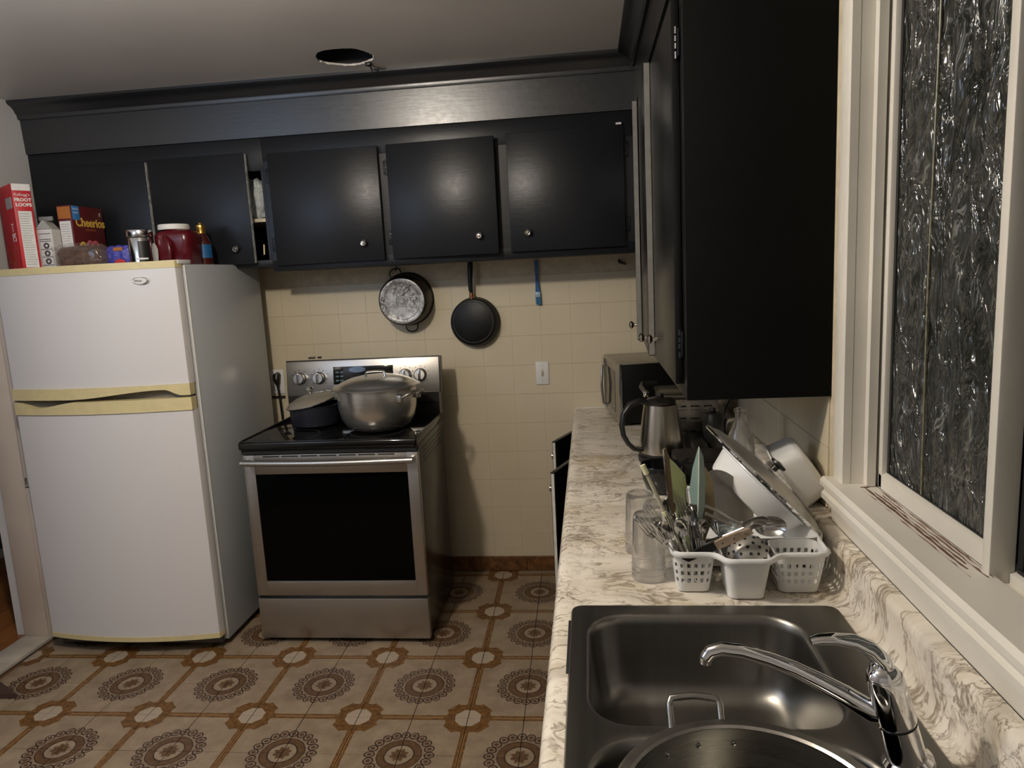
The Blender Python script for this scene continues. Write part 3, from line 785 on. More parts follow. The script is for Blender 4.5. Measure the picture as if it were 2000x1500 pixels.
# ------------------------------------------------------------------ fridge
fr = thing('refrigerator', 'white top-freezer refrigerator with yellowed trim left of the stove', 'refrigerator', (-2.015, 3.07, 0))
fx0, fx1, fy0, fy1, ft_ = -2.412, -1.616, 2.762, 3.42, 1.652
def mk_enamel(name, c):
    g = G(name); g.set(Base_Color=g.mix(g.noise(g.pos(), 2, 2), tuple(x*.96 for x in c), c), Roughness=.28); g.bump(g.noise(g.pos(), 160, 2), .05, .0006); return g.m
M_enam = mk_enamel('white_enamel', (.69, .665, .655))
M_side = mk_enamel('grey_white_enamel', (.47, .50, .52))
M_gask = simple('grey_gasket', (.26, .26, .25), .6)
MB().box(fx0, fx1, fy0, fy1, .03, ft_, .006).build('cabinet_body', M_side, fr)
MB().box(fx1-.003, fx1+.0015, fy0-.002, fy0+.006, .05, ft_-.003, .0015).build('front_edge_strip', M_white_pl, fr)
MB().box(fx0+.008, fx1-.012, fy0-.012, fy0-.0005, .075, ft_-.01).build('gasket', M_gask, fr)
def bowy(x, y_edge=2.712, b=.045):
    t = (x-(fx0+fx1)/2)/((fx1-fx0)/2); return y_edge-b*(1-t*t)
def bowpoly(x0, x1, yb, off=0, n=22, rc=.012):
    P = [(x0, yb)]
    P.append((x0, bowy(x0)+rc+off)); 
    for i in range(n+1):
        x = x0+.004+(x1-x0-.008)*i/n; P.append((x, bowy(x)+off))
    P.append((x1, bowy(x1)+rc+off)); P.append((x1, yb)); return P
dx0, dx1 = fx0+.002, fx1-.006
ud = MB().prism(bowpoly(dx0, dx1, fy0-.012), 2, 1.175, 1.640).build('freezer_door', M_enam, fr, smooth=30)
ld = MB().prism(bowpoly(dx0, dx1, fy0-.012), 2, .088, 1.066).build('lower_door', M_enam, fr, smooth=30)
MB().prism(bowpoly(dx0-.001, dx1+.001, fy0-.010, -.002), 2, 1.6402, 1.668).build('top_cap', M_cream, ud)
MB().prism(bowpoly(dx0, dx1+.001, fy0-.010, -.002), 2, .066, .0878).build('bottom_trim', M_cream, ld)
def handle_strip(zf_lo, zf_hi, name, par):
    """bowed strip whose lower/upper edge is cut by a hand grip"""
    m = MB(); n = 60; pts = []; fs = []
    for i in range(n+1):
        t = i/n; x = dx0+(dx1-dx0)*t; yf = bowy(x)-.006; yb = fy0-.02
        a, b = zf_lo(t), zf_hi(t)
        pts += [(x, yf, a), (x, yf, b), (x, yb, b), (x, yb, a)]
    for i in range(n):
        for k in range(4): fs.append([4*i+k, 4*i+(k+1) % 4, 4*i+4+(k+1) % 4, 4*i+4+k])
    fs += [[0, 1, 2, 3], [4*n+3, 4*n+2, 4*n+1, 4*n]]
    m.faces(pts, fs); return m.build(name, M_cream, par, smooth=30)
def sm(a, b, t): t = max(0, min(1, (t-a)/(b-a))); return t*t*(3-2*t)
handle_strip(lambda t: 1.128+.022*sm(.35, .85, t)*(1-sm(.87, .96, t))*1.2, lambda t: 1.1748, 'freezer_handle', ud)
handle_strip(lambda t: 1.0662, lambda t: 1.118-.024*sm(.02, .14, t)*(1-sm(.14, .40, t))+.0, 'lower_handle', ld)
MB().box(dx0+.01, dx1-.01, fy0-.045, fy0-.013, 1.07, 1.17).build('grip_recess', simple('grip_grey', (.16, .15, .12), .6), fr)
MB().box(fx1-.09, fx1-.002, fy0-.04, fy0+.055, ft_+.001, ft_+.018, .003).build('hinge_cover', M_white_pl, fr)
bx = -1.762; by = bowy(bx)-.0002
eq = Matrix.Translation((bx, by, 1.594)) @ Matrix.Rotation(-.04, 4, 'Z') @ Matrix.Rotation(PI/2, 4, 'X')
bd = MB().lathe([(0, .004), (.030, .004), (.033, .0055), (.036, .004), (.0365, 0)], (0, 0, 0), 32, eq, sy=.42).build('badge', M_chrome, ud)
MB().lathe([(0, .0052), (.029, .0052), (.0295, .0042)], (0, 0, 0), 32, eq, sy=.40).build('badge_face', M_white_pl, fr)
text('badge_lettering', 'Whirlpool', M_blackpl, fr, (bx, by-.0058, 1.594), .011, (.04, -1, 0))
for x in (fx0+.06, fx1-.06):
    for y in (fy0+.03, fy1-.05): MB().cyl((x, y, .0005), (x, y, .032), .016).build('foot', M_blackpl, fr)
MB().box(fx0+.02, fx1-.02, fy0-.02, fy0+.01, .022, .062, .004).build('kick_grille', simple('grille_grey', (.10, .09, .08), .6), fr)

# ------------------------------------------------------------------ stove
st = thing('electric_range', 'stainless steel electric range with black glass top and two pots', 'stove', (-1.1, 3.05, 0))
sx0, sx1, sf, sb = -1.478, -.722, 2.792, 3.335
M_sside = simple('stove_side_black', (.022, .021, .019), .22, bump=.02)
M_sbs = mk_steel('range_steel', (.50, .475, .44), .36, (3, 3, 340), .06)
MB().box(sx0+.003, sx1-.003, sf+.012, sb, .03, .868, .002).build('body', M_sside, st)
for z in (.835, .815, .795, .775): MB().box(sx1-.0035, sx1-.001, 2.90, 3.28, z-.004, z+.004, .001).build('side_rib', M_sside, st)
cp_ = MB().box(sx0-.004, sx1+.004, sf-.022, 3.31, .872, .906, .008, seg=3).build('cooktop', M_blackgl, st)
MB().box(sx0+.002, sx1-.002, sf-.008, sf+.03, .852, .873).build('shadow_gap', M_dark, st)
m = MB()
for x in (sx0-.001, sx1-.007): m.box(x, x+.008, sf+.0, 3.29, .904, .9105, .002)
m.box(sx0, sx1, sf-.018, sf-.006, .904, .909, .002); m.build('cooktop_rim', simple('black_enamel', (.008, .008, .008), .15, bump=0), cp_)
for (x, y, r) in ((-1.29, 3.10, .085), (-.93, 2.94, .115), (-1.28, 2.90, .10), (-.93, 3.17, .08)):
    MB().lathe([(r, 0), (r+.0015, .0003), (r+.003, 0)], (x, y, .9062), 48).build('burner_ring', simple('burner_print', (.07, .07, .07), .3), cp_)
dr = MB()
z0, z1 = .218, .846; wx0, wx1, wz0, wz1 = -1.428, -.770, .285, .762
dr.box(sx0, wx0, sf, sf+.028, z0, z1, .003); dr.box(wx1, sx1, sf, sf+.028, z0, z1, .003); dr.box(wx0-.002, wx1+.002, sf, sf+.028, z0, wz0, .002); dr.box(wx0-.002, wx1+.002, sf, sf+.028, wz1, z1, .002)
od = dr.build('oven_door', M_sbs, st)
MB().box(wx0-.001, wx1+.001, sf+.004, sf+.02, wz0-.001, wz1+.001)  .build('oven_window', M_ovengl, od)
m = MB()
for i in range(7):
    x = sx0+.09+i*.083; m.box(x, x+.072, sf-.0012, sf+.004, .837, .842)
m.build('vent_slots', M_dark, od)
hp = []
for i in range(17):
    t = i/16; x = sx0+.012+(sx1-sx0-.024)*t; hp.append((x, sf-.040-.022*math.sin(PI*t), .822))
MB().tube(hp, .0125, 16).build('handle', M_steel_h, od)
for x in (sx0+.020, sx1-.020): MB().box(x-.010, x+.010, sf-.040, sf+.002, .812, .832, .003).build('handle_bracket', M_steel_h, od)
MB().box(sx0, sx1, sf-.002, sf+.03, .022, .205, .004).build('storage_drawer', M_sbs, st)
for x in (sx0+.05, sx1-.05):
    for y in (sf+.05, sb-.05): MB().cyl((x, y, .0005), (x, y, .032), .018).build('foot', M_blackpl, st)
# back guard
MB().prism([(3.292, .905), (3.292, 1.010), (3.345, 1.010), (3.345, .90)], 0, sx0+.004, sx1-.004).build('back_guard', M_sside, st)
MB().box(sx0+.004, sx1-.004, 3.2905, 3.2925, .958, .962).build('guard_ledge', M_blackgl, st)
PT = Matrix.Translation((0, 3.296, 1.008)) @ Matrix.Rotation(R(-7), 4, 'X') @ Matrix.Translation((0, -3.296, -1.008))
cpn = MB().box(sx0-.002, sx1+.002, 3.296, 3.345, 1.008, 1.178, .005, PT).build('control_panel', M_sbs, st)
MB().box(sx0-.003, sx1+.003, 3.299, 3.352, 1.176, 1.1825, .003, PT).build('panel_cap', M_sside, st)
MB().box(sx1+.0018, sx1+.0055, 3.296, 3.352, 1.008, 1.181, .001, PT).build('panel_end', M_sside, st)
MB().box(-1.242, -.945, 3.294, 3.2965, 1.06, 1.145, .001, PT).build('display', M_blackgl, cpn)
for r_ in range(3):
    for c_ in range(5):
        if c_ < 2: MB().box(-1.23+c_*.022, -1.214+c_*.022, 3.2934, 3.2942, 1.075+r_*.02, 1.082+r_*.02, 0, PT).build('display_mark', simple('display_teal', (.08, .16, .18), .5), cpn)
for kx_ in (-1.411, -1.314, -.886, -.812):
    kk = Matrix.Translation(PT @ Vector((kx_, 3.2945, 1.094))) @ Matrix.Rotation(PI/2-R(7), 4, 'X')
    k0 = MB().lathe([(.0, .024), (.024, .024), (.0275, .021), (.0285, .004), (.031, 0)], (0, 0, 0), 28, kk).build('control_knob', M_steel_h, cpn)
    MB().box(-.0055, .0055, -.025, .025, .0235, .031, .002, kk).build('grip', M_chrome, k0)
    MB().box(-.002, .002, -.022, .022, .0305, .0318, 0, kk).build('pointer', M_blackpl, k0)
    m = MB()
    for k in range(9):
        a = R(-40+k*32.5); m.box(-.0018, .0018, -.0018, .0018, 0, .0006, 0, kk @ Matrix.Translation((.042*math.cos(a), .042*math.sin(a), 0)))
    m.build('dial_marks', M_blackpl, cpn)

# ------------------------------------------------------------------ pots on the stove
SZc = .9063
bp = thing('stock_pot', 'large spun aluminium pot with domed lid on the front of the stove', 'pot', (-.932, 2.985, SZc))
c = (-.932, 2.985, SZc)
MB().lathe([(0, .001), (.085, .001), (.112, .007), (.140, .026), (.158, .056), (.168, .100), (.172, .160), (.1725, .182), (.178, .184), (.178, .188), (.1715, .188), (.166, .10), (.154, .058), (.13, .02), (0, .008)], c, 72).build('pan_body', M_alu, bp)
ld_ = MB().lathe([(.186, .1885), (.190, .191), (.187, .194), (.172, .198), (.164, .204), (.150, .213), (.115, .226), (.075, .234), (.03, .238), (0, .239), (0, .236), (.075, .231), (.115, .222), (.16, .202), (.170, .190)], c, 72).build('lid', M_alu, bp)
def arch(c, dirv, w, h, r, name, mat, par, seg=14, out=0):
    d = Vector(dirv).normalized(); P = []
    for i in range(seg+1):
        t = i/seg
        if t < .2: P.append(Vector(c)+d*(-w/2+.1*w*t/.2*.5)+Vector((0, 0, h*sm(0, .2, t))))
        elif t > .8: P.append(Vector(c)+d*(w/2-.1*w*(1-t)/.2*.5)+Vector((0, 0, h*sm(0, .2, 1-t))))
        else: P.append(Vector(c)+d*(-w*.45+w*.9*(t-.2)/.6)+Vector((0, 0, h*(1+.12*math.sin(PI*(t-.2)/.6)))))
    return MB().tube(P, r, 10).build(name, mat, par)
arch(Vector(c)+Vector((.005, -.02, .2365)), (1, .12, 0), .085, .018, .0045, 'lid_handle', M_chrome, ld_)
for ang in (-22, 158):
    a = R(ang); d = Vector((math.cos(a), math.sin(a), 0)); tn = Vector((-d.y, d.x, 0)); b0 = Vector(c)+d*.173+Vector((0, 0, .150))
    P = []
    for i in range(19):
        t = i/18; s_ = math.sin(PI*t)**.55
        P.append(b0+tn*(.062*math.cos(PI*t)*(1 if True else 1))+d*(.045*s_)+Vector((0, 0, .026*s_)))
    hh = MB().tube(P, .0062, 10).build('side_handle', M_alu_d, bp)
    for sgn in (-1, 1):
        MB().box(-.012, .012, -.013, .013, -.016, .016, .004, Matrix.Translation(b0+tn*.060*sgn-d*.004) @ Matrix.Rotation(a, 4, 'Z')).build('handle_bracket', M_alu_d, hh)
sp_ = thing('saucepan', 'small black pan with tilted glass lid at the back left of the stove', 'pan', (-1.262, 3.095, SZc))
c = (-1.262, 3.095, SZc)
MB().lathe([(0, .001), (.085, .001), (.105, .012), (.112, .05), (.114, .095), (.117, .097), (.117, .100), (.111, .100), (.108, .05), (.10, .014), (0, .006)], c, 56).build('pan_body', simple('dark_blue_pan', (.012, .013, .02), .35, bump=.03), sp_)
LT = Matrix.Translation(Vector(c)+Vector((-.006, -.004, .114))) @ Matrix.Rotation(R(-11), 4, 'Y') @ Matrix.Rotation(R(6), 4, 'X')
gl = MB().lathe([(.1185, 0), (.105, .014), (.075, .026), (.035, .032), (0, .034), (0, .031), (.035, .029), (.075, .023), (.104, .011), (.116, -.001)], (0, 0, 0), 56, LT).build('glass_lid', M_lidglass, sp_)
MB().lathe([(.117, -.003), (.122, -.003), (.1235, .001), (.121, .004), (.117, .003)], (0, 0, 0), 56, LT, close=True).build('lid_rim', M_chrome, gl)
MB().lathe([(0, .031), (.008, .034), (.007, .044), (.018, .050), (.021, .057), (.015, .065), (0, .067)], (0, 0, 0), 20, LT).build('lid_knob', M_chrome, gl)
for (x, w_) in ((-1.346, .017), (-1.308, .009)):
    pass
o1 = MB().box(-1.366, -1.334, 3.318, 3.340, 1.1852, 1.193, .003).build('bottle_cap', M_blackpl)
o1.location = (0, 0, .0015); tag(o1, 'larger of two small black caps lying on top of the stove panel', 'cap')
o2 = MB().cyl((-1.312, 3.33, 1.1855), (-1.312, 3.33, 1.1935), .010).build('bottle_cap', M_blackpl)
o2.location = (0, 0, .0015); tag(o2, 'smaller round black cap lying on top of the stove panel', 'cap')
# ------------------------------------------------------------------ things hanging on the back wall
def mk_scorch():
    g = G('scorched_aluminium'); v = g.pos()
    vo = g.n('ShaderNodeTexVoronoi'); vo.inputs['Scale'].default_value = 30; g.link(v, vo.inputs['Vector'])
    n = g.noise(v, 75, 6, .75, .6); n2 = g.noise(v, 14, 4, .6)
    f = g.math('MULTIPLY', g.ramp(n, (.40, (0, 0, 0)), (.54, (1, 1, 1))), g.ramp(n2, (.35, (.1, .1, .1)), (.6, (1, 1, 1))))
    g.set(Base_Color=g.mix(f, (.55, .55, .54), (.035, .03, .028)), Metallic=g.math('SUBTRACT', .85, g.math('MULTIPLY', f, .7)), Roughness=.42); g.bump(n, .3, .002); return g.m
M_scorch = mk_scorch()
M_soot = simple('sooty_metal', (.045, .035, .028), .45, .4, var=.6, scale=25)
M_nonstick = simple('black_nonstick', (.004, .004, .004), .42, var=.4, scale=30, bump=.2, Specular_IOR_Level=.25)
hp_ = thing('hanging_pot', 'scorched aluminium pot hanging upside against the tiled wall', 'pot', (-.905, 3.546, 1.445))
PA = Vector((-.902, 3.405, 1.441)); PB = Vector((-.907, 3.5445, 1.446))
q = (PA-PB).to_track_quat('Z', 'Y').to_matrix().to_4x4(); T = Matrix.Translation(PB) @ q; H = (PA-PB).length
MB().lathe([(.1335, 0), (.1335, .004), (.128, .008), (.126, H*.5), (.122, H*.8), (.114, H*.96), (.110, H), (.106, H-.002), (.118, H*.75), (.122, H*.4), (.124, .006)], (0, 0, 0), 64, T).build('pot_wall', M_soot, hp_)
b_ = MB().lathe([(.1125, H-.006), (.109, H+.0015), (.101, H+.003), (.099, H+.0022), (.060, H+.0022), (.0, H+.0022)], (0, 0, 0), 64, T).build('pot_base', M_scorch, hp_)
m = MB()
for r_ in (.010, .018, .026): m.lathe([(r_, H+.0022), (r_+.0015, H+.0034), (r_+.003, H+.0022)], (0, 0, 0), 40, T)
m.lathe([(.087, H+.0022), (.088, H+.0030), (.089, H+.0022)], (0, 0, 0), 56, T)
m.build('base_rings', M_alu_d, b_)
for ang in (-84, 112):
    a = R(ang); P = []
    for i in range(15):
        t = i/14; th = PI*t
        u = .030*math.cos(th); w_ = .034*math.sin(th)**.6
        ca_, sa_ = math.cos(a), math.sin(a)
        P.append((PB.x+ca_*(.130+w_)-sa_*u, PB.y-.014, PB.z+sa_*(.130+w_)+ca_*u))
    MB().tube(P, .0032, 8).build('loop_handle', M_soot, hp_)
MB().tube([(-.954, 3.54, 1.612), (-.954, 3.532, 1.59), (-.955, 3.527, 1.600), (-.956, 3.522, 1.588)], .002, 6).build('hook', M_blackpl, hp_)

fp = thing('frying_pan', 'black frying pan with copper ferrule hanging on the tiled wall', 'pan', (-.575, 3.546, 1.32))
PA = Vector((-.574, 3.492, 1.318)); PB = Vector((-.570, 3.544, 1.316)); T = Matrix.Translation(PB) @ (PA-PB).to_track_quat('Z', 'Y').to_matrix().to_4x4(); H = (PA-PB).length
MB().lathe([(.124, 0), (.1245, .004), (.122, .010), (.119, H*.7), (.113, H*.95), (.108, H), (0, H), (0, H-.004), (.10, H-.004), (.116, H*.6), (.119, .003)], (0, 0, 0), 64, T).build('pan_body', M_nonstick, fp)
MB().lathe([(.098, H), (.100, H+.0012), (.102, H)], (0, 0, 0), 64, T).build('base_ring', simple('worn_grey', (.06, .06, .06), .35, bump=0), fp)
P = [(-.578, 3.515, 1.462), (-.579, 3.505, 1.48), (-.578, 3.50, 1.53), (-.575, 3.503, 1.58), (-.574, 3.508, 1.611)]
MB().tube(P, [.0095, .011, .0115, .0135, .0125], 14, flat=1.0).build('handle', M_blackpl, fp)
MB().tube([(-.577, 3.522, 1.432), (-.5775, 3.516, 1.445), (-.578, 3.514, 1.466)], [.015, .013, .0105], 14).build('ferrule', simple('copper', (.62, .33, .20), .22, 1, bump=0), fp)

br = thing('basting_brush', 'blue-handled brush hanging under the wall cabinet on the tiles', 'brush', (-.25, 3.546, 1.45))
M_blue = simple('blue_plastic', (.012, .10, .30), .35, var=.1)
MB().prism([(-.262, 1.605), (-.244, 1.605), (-.246, 1.52), (-.240, 1.452), (-.262, 1.452), (-.259, 1.52)], 1, 3.532, 3.5455).build('handle', M_blue, br)
MB().box(-.265, -.237, 3.528, 3.5455, 1.425, 1.4515, .003).build('ferrule', simple('blue_white', (.30, .42, .55), .4), br)
MB().prism([(-.263, 1.4248), (-.238, 1.4248), (-.236, 1.39), (-.247, 1.385), (-.262, 1.392)], 1, 3.530, 3.5450).build('bristles', simple('blue_bristle', (.03, .14, .30), .7, var=.5, scale=120, stretch=(1, 1, .1)), br)

sw_ = thing('switch_plate', 'white light switch plate on the cream tiles beside the worktop', 'light switch', (-.247, 3.546, 1.046))
MB().box(-.279, -.214, 3.5405, 3.5462, .988, 1.104, .0025).build('plate', M_white_pl, sw_)
MB().box(-.252, -.242, 3.534, 3.5405, 1.034, 1.057, .002).build('toggle', simple('toggle_ivory', (.45, .38, .30), .4), sw_)
for z in (1.008, 1.027, 1.064, 1.084): MB().cyl((-.2465, 3.541, z), (-.2465, 3.5398, z), .0028, n=10).build('screw', M_alu_d, sw_)
ou = thing('outlet_plate', 'white wall outlet left of the stove with a black plug in it', 'outlet', (-1.633, 3.546, 1.045))
MB().box(-1.672, -1.597, 3.5405, 3.5462, .985, 1.113, .0025).build('plate', M_white_pl, ou)
m = MB()
for z in (1.02, 1.078):
    for x in (-1.640, -1.627): m.box(x-.0014, x+.0014, 3.5399, 3.541, z-.005, z+.005)
    for x in (-1.657,): m.box(x-.0014, x+.0014, 3.5399, 3.541, z-.005, z+.005); m.cyl((x+.006, 3.541, z-.012), (x+.006, 3.5399, z-.012), .0025, n=8)
m.build('slots', M_dark, ou)
MB().box(-1.672, -1.60, 3.535, 3.5462, .962, .975, .003).build('metal_lip', M_soot, ou)
pg = thing('power_plug', 'black plug and cord hanging down from the outlet beside the stove', 'plug', (-1.626, 3.53, 1.07))
MB().tube([(-1.629, 3.5392, 1.083), (-1.629, 3.522, 1.081), (-1.628, 3.516, 1.065), (-1.626, 3.518, 1.035)], [.017, .019, .018, .009], 14).build('plug_head', M_blackpl, pg)
MB().tube([(-1.626, 3.518, 1.037), (-1.622, 3.52, .98), (-1.618, 3.522, .85), (-1.61, 3.525, .6), (-1.59, 3.525, .2), (-1.58, 3.50, .006)], .0058, 10).build('cord', M_blackpl, pg)
hk = MB().tube([(.150, 3.5445, 1.585), (.148, 3.535, 1.583), (.150, 3.53, 1.575), (.165, 3.528, 1.570), (.182, 3.53, 1.562)], [.004, .006, .007, .006, .003], 8).build('coat_hook', M_soot)
tag(hk, 'small black hook on the tiles in the dark corner under the cabinets', 'hook')

# ------------------------------------------------------------------ groceries on top of the fridge
FT_ = 1.6525
def card(name, col, rough=.45): return simple(name, col, rough, var=.06, bump=0)
M_red = card('red_card', (.50, .018, .028)); M_maroon = card('maroon_card', (.115, .012, .014)); M_wht = card('white_card', (.74, .72, .68))
M_yel = card('yellow_ink', (.80, .52, .08)); M_ink = card('dark_ink', (.05, .04, .04)); M_gry = card('grey_print', (.36, .35, .33))
M_bluei = card('blue_print', (.05, .25, .62)); M_orange = card('orange_print', (.40, .14, .03)); M_pink = card('pink_print', (.60, .12, .16)); M_brownp = card('brown_print', (.16, .05, .025))

cb = thing('cereal_box', 'tall bright red cereal box at the left end of the fridge top', 'cereal box', (-2.33, 2.775, FT_), (0, 0, R(55)))
MB().box(0, .068, 0, .20, 0, .362, .0012).build('carton', M_red, cb, local=True)
MB().box(.001, .067, -.0006, .0, .335, .3615).build('top_band', M_wht, cb, local=True)
MB().box(.012, .060, -.0008, .0, .022, .252).build('nutrition_panel', M_wht, cb, local=True)
m = MB()
for i in range(22): m.box(.015, .057-.012*random.random(), -.0011, -.0007, .034+i*.0098, .0365+i*.0098)
m.build('small_print', M_gry, cb, local=True)
text('lettering', "Kellogg's", M_wht, cb, (.034, -.0008, .318), .016, (0, -1, 0), local=True)
text('lettering', "FROOT", M_wht, cb, (.035, -.0008, .297), .0185, (0, -1, 0), local=True, bold=.0008)
text('lettering', "LOOPS", M_wht, cb, (.036, -.0008, .277), .0185, (0, -1, 0), local=True, bold=.0008)
text('lettering', "T", M_wht, cb, (-.0008, .055, .185), .05, (-1, 0, 0), local=True)
text('lettering', "PS", M_wht, cb, (-.0008, .050, .145), .05, (-1, 0, 0), local=True)
MB().box(-.0008, 0, .02, .10, .265, .31).build('side_panel', M_gry, cb, local=True)
m = MB()
for k in range(16):
    y, z = random.uniform(.02, .18), random.uniform(.02, .12); m.lathe([(.004, -.0006), (.009, -.001), (.012, -.0002)], (0, 0, 0), 12, Matrix.Translation((-.0006, y, z)) @ Matrix.Rotation(-PI/2, 4, 'Y'))
m.build('printed_cereal', M_orange, cb, local=True)

ca_ = thing('drink_carton', 'white and grey drink carton between the two cereal boxes', 'carton', (-2.272, 2.872, FT_), (0, 0, R(4)))
MB().box(-.035, .035, -.028, .028, 0, .178, .002).build('carton', card('carton_paper', (.58, .56, .53)), ca_, local=True)
MB().prism([(-.036, .179), (.034, .179), (.004, .214), (-.004, .214)], 1, -.027, .027).build('gable', M_gry, ca_, local=True)
MB().box(-.030, .028, -.006, .006, .214, .232, .002).build('folded_top', simple('grey_film', (.22, .22, .21), .3), ca_, local=True)
for z in (.045, .078, .110): MB().lathe([(.0055, 0), (.0125, 0), (.0125, .0006), (.0055, .0006)], (0, 0, 0), 20, Matrix.Translation((.004, -.0282, z)) @ Matrix.Rotation(PI/2, 4, 'X'), close=True).build('round_icon', M_ink, ca_, local=True)
m = MB()
for z in (.028, .062, .094, .127, .135, .158): m.box(-.022, .026, -.0287, -.0282, z, z+.0025)
m.build('small_print', M_ink, ca_, local=True)

db = thing('dark_jar', 'small dark jar behind the drink carton on the fridge', 'jar', (-2.362, 3.02, FT_))
MB().lathe([(0, 0), (.030, 0), (.032, .005), (.032, .09), (.026, .105), (.024, .12), (0, .12)], (-2.362, 3.02, FT_), 28).build('glass_body', simple('maroon_glass', (.10, .012, .02), .15), db)
MB().lathe([(0, .135), (.026, .135), (.027, .12), (.0, .12)], (-2.362, 3.02, FT_), 28).build('lid', M_blackpl, db)

cz = thing('cereal_box', 'maroon cereal box with yellow lettering standing behind the bread', 'cereal box', (-2.21, 3.02, FT_))
MB().box(-2.245, -2.180, 2.905, 3.105, FT_, 1.930, .0012).build('carton', M_maroon, cz)
nx = -2.1797
text('lettering', 'Cheerios', M_yel, cz, (nx, 3.018, 1.860), .053, (1, 0, 0), sx=.95, bold=.0012)
text('lettering', 'CHOCOLATE', M_orange, cz, (nx, 3.015, 1.830), .011, (1, 0, 0))
MB().box(nx, nx+.0008, 2.910, 2.955, 1.870, 1.9285, .0003).build('blue_flash', M_bluei, cz)
text('lettering', 'WHOLE', M_wht, cz, (nx+.0008, 2.932, 1.915), .010, (1, 0, 0)); text('lettering', 'GRAIN', M_wht, cz, (nx+.0008, 2.932, 1.900), .010, (1, 0, 0))
text('lettering', 'g', M_wht, cz, (nx, 3.085, 1.905), .022, (1, 0, 0))
for (y, z, r_, mt) in ((2.955, 1.755, .024, M_yel), (3.0, 1.765, .022, M_pink), (3.035, 1.762, .024, M_pink), (3.07, 1.755, .022, M_brownp), (2.975, 1.735, .020, M_brownp), (3.02, 1.738, .020, M_orange)):
    MB().lathe([(r_*.38, 0), (r_*.5, .0015), (r_*.9, .0015), (r_, 0)], (0, 0, 0), 18, Matrix.Translation((nx, y, z)) @ Matrix.Rotation(PI/2, 4, 'Y')).build('printed_ring', mt, cz)
MB().box(-2.242, -2.184, 2.9042, 2.905, 1.875, 1.925).build('side_print', M_orange, cz)
MB().box(-2.239, -2.188, 2.9042, 2.905, 1.70, 1.865).build('nutrition_panel', M_wht, cz)
m = MB()
for i in range(15): m.box(-2.235, -2.192-.01*random.random(), 2.9038, 2.9043, 1.71+i*.010, 1.7125+i*.010)
m.build('small_print', M_gry, cz)

def mk_bread():
    g = G('bagged_bread'); v = g.pos(); n = g.noise(g.map(v, (30, 30, 70), rot=(0, .5, 0)), 1.0, 5, .7, 1.2)
    g.set(Base_Color=g.ramp(g.noise(v, 30, 4, .6), (.35, (.07, .028, .018)), (.7, (.25, .12, .075))), Roughness=.3, Coat_Weight=1.0, Coat_Roughness=.08); g.bump(n, 1.0, .03); return g.m
bg = thing('bread_bag', 'brown sliced bread in a shiny clear bag in front of the maroon box', 'bread', (-2.10, 2.83, FT_))
def blob(cx, cy, cz_, hx, hy, hz, amp, seed, sub=5):
    m = MB(); bmesh.ops.create_icosphere(m.bm, subdivisions=sub, radius=1)
    for v in m.bm.verts:
        c0 = v.co.copy(); s_ = lambda a, p: math.copysign(abs(a)**p, a)
        d = NZ.noise(Vector((c0.x*5+seed, c0.y*3, c0.z*3)))*amp+NZ.noise(Vector((c0.x*3+c0.z*6, c0.y*8, c0.z*9+seed)))*amp
        v.co = Vector((cx+s_(c0.x, .55)*hx*(1+d), cy+s_(c0.y, .6)*hy*(1+d), max(FT_+.0008, cz_+s_(c0.z, .6)*hz*(1+d))))
    return m
lo_ = blob(-2.098, 2.826, FT_+.052, .100, .042, .048, .02, 1)
lo_.build('loaf', mk_bread(), bg, smooth=60)
g = G('clear_bag_film'); g.set(Base_Color=(.45, .38, .33), Roughness=.10, Alpha=.16, Specular_IOR_Level=1.0, Coat_Weight=1.0, Coat_Roughness=.05)
g.bump(g.noise(g.map(g.pos(), (28, 40, 60), rot=(0, .7, 0)), 1.0, 4, .6, 1.0), 1.0, .03); M_clearbag = g.m
blob(-2.098, 2.824, FT_+.055, .110, .051, .054, .07, 5).build('bag_film', M_clearbag, bg, smooth=40)
MB().tube([(-2.19, 2.835, FT_+.075), (-2.213, 2.84, FT_+.085), (-2.228, 2.845, FT_+.098), (-2.240, 2.85, FT_+.096)], [.030, .010, .005, .012], 12).build('twisted_end', M_clearbag, bg)

pk = thing('snack_packet', 'shiny royal blue packet lying between the bread and the tin', 'packet', (-1.945, 2.87, FT_))
def mk_foil():
    g = G('blue_foil'); n = g.noise(g.pos(), 45, 4, .7, 1); g.set(Base_Color=g.mix(n, (.02, .022, .20), (.10, .10, .55)), Roughness=.2, Specular_IOR_Level=.8); g.bump(n, .9, .01); return g.m
m = MB()
def fn(u, v):
    a = 2*PI*u; t = v*2-1; e = (1-abs(t)**4)**.5
    return (-1.955+t*.064, 2.868+math.cos(a)*.028*e+.002*math.sin(9*t), FT_+.050+math.sin(a)*.046*(.45+.55*e)+.002*math.sin(11*t+a))
m.grid(fn, 24, 24, wrapu=True)
for v in m.bm.verts: v.co.z = max(v.co.z, FT_+.0008)
m.build('wrapper', mk_foil(), pk, smooth=60)
MB().box(-1.965, -1.925, 2.838, 2.8395, FT_+.072, FT_+.086).build('logo_patch', M_orange, pk)
MB().prism([(-1.968, FT_+.006), (-1.915, FT_+.006), (-1.918, FT_+.030), (-1.942, FT_+.040), (-1.965, FT_+.030)], 1, 2.8375, 2.8395).build('red_patch', card('packet_red', (.45, .03, .03)), pk)
MB().box(-1.965, -1.91, 2.837, 2.8375, FT_+.008, FT_+.011).build('white_line', M_wht, pk)

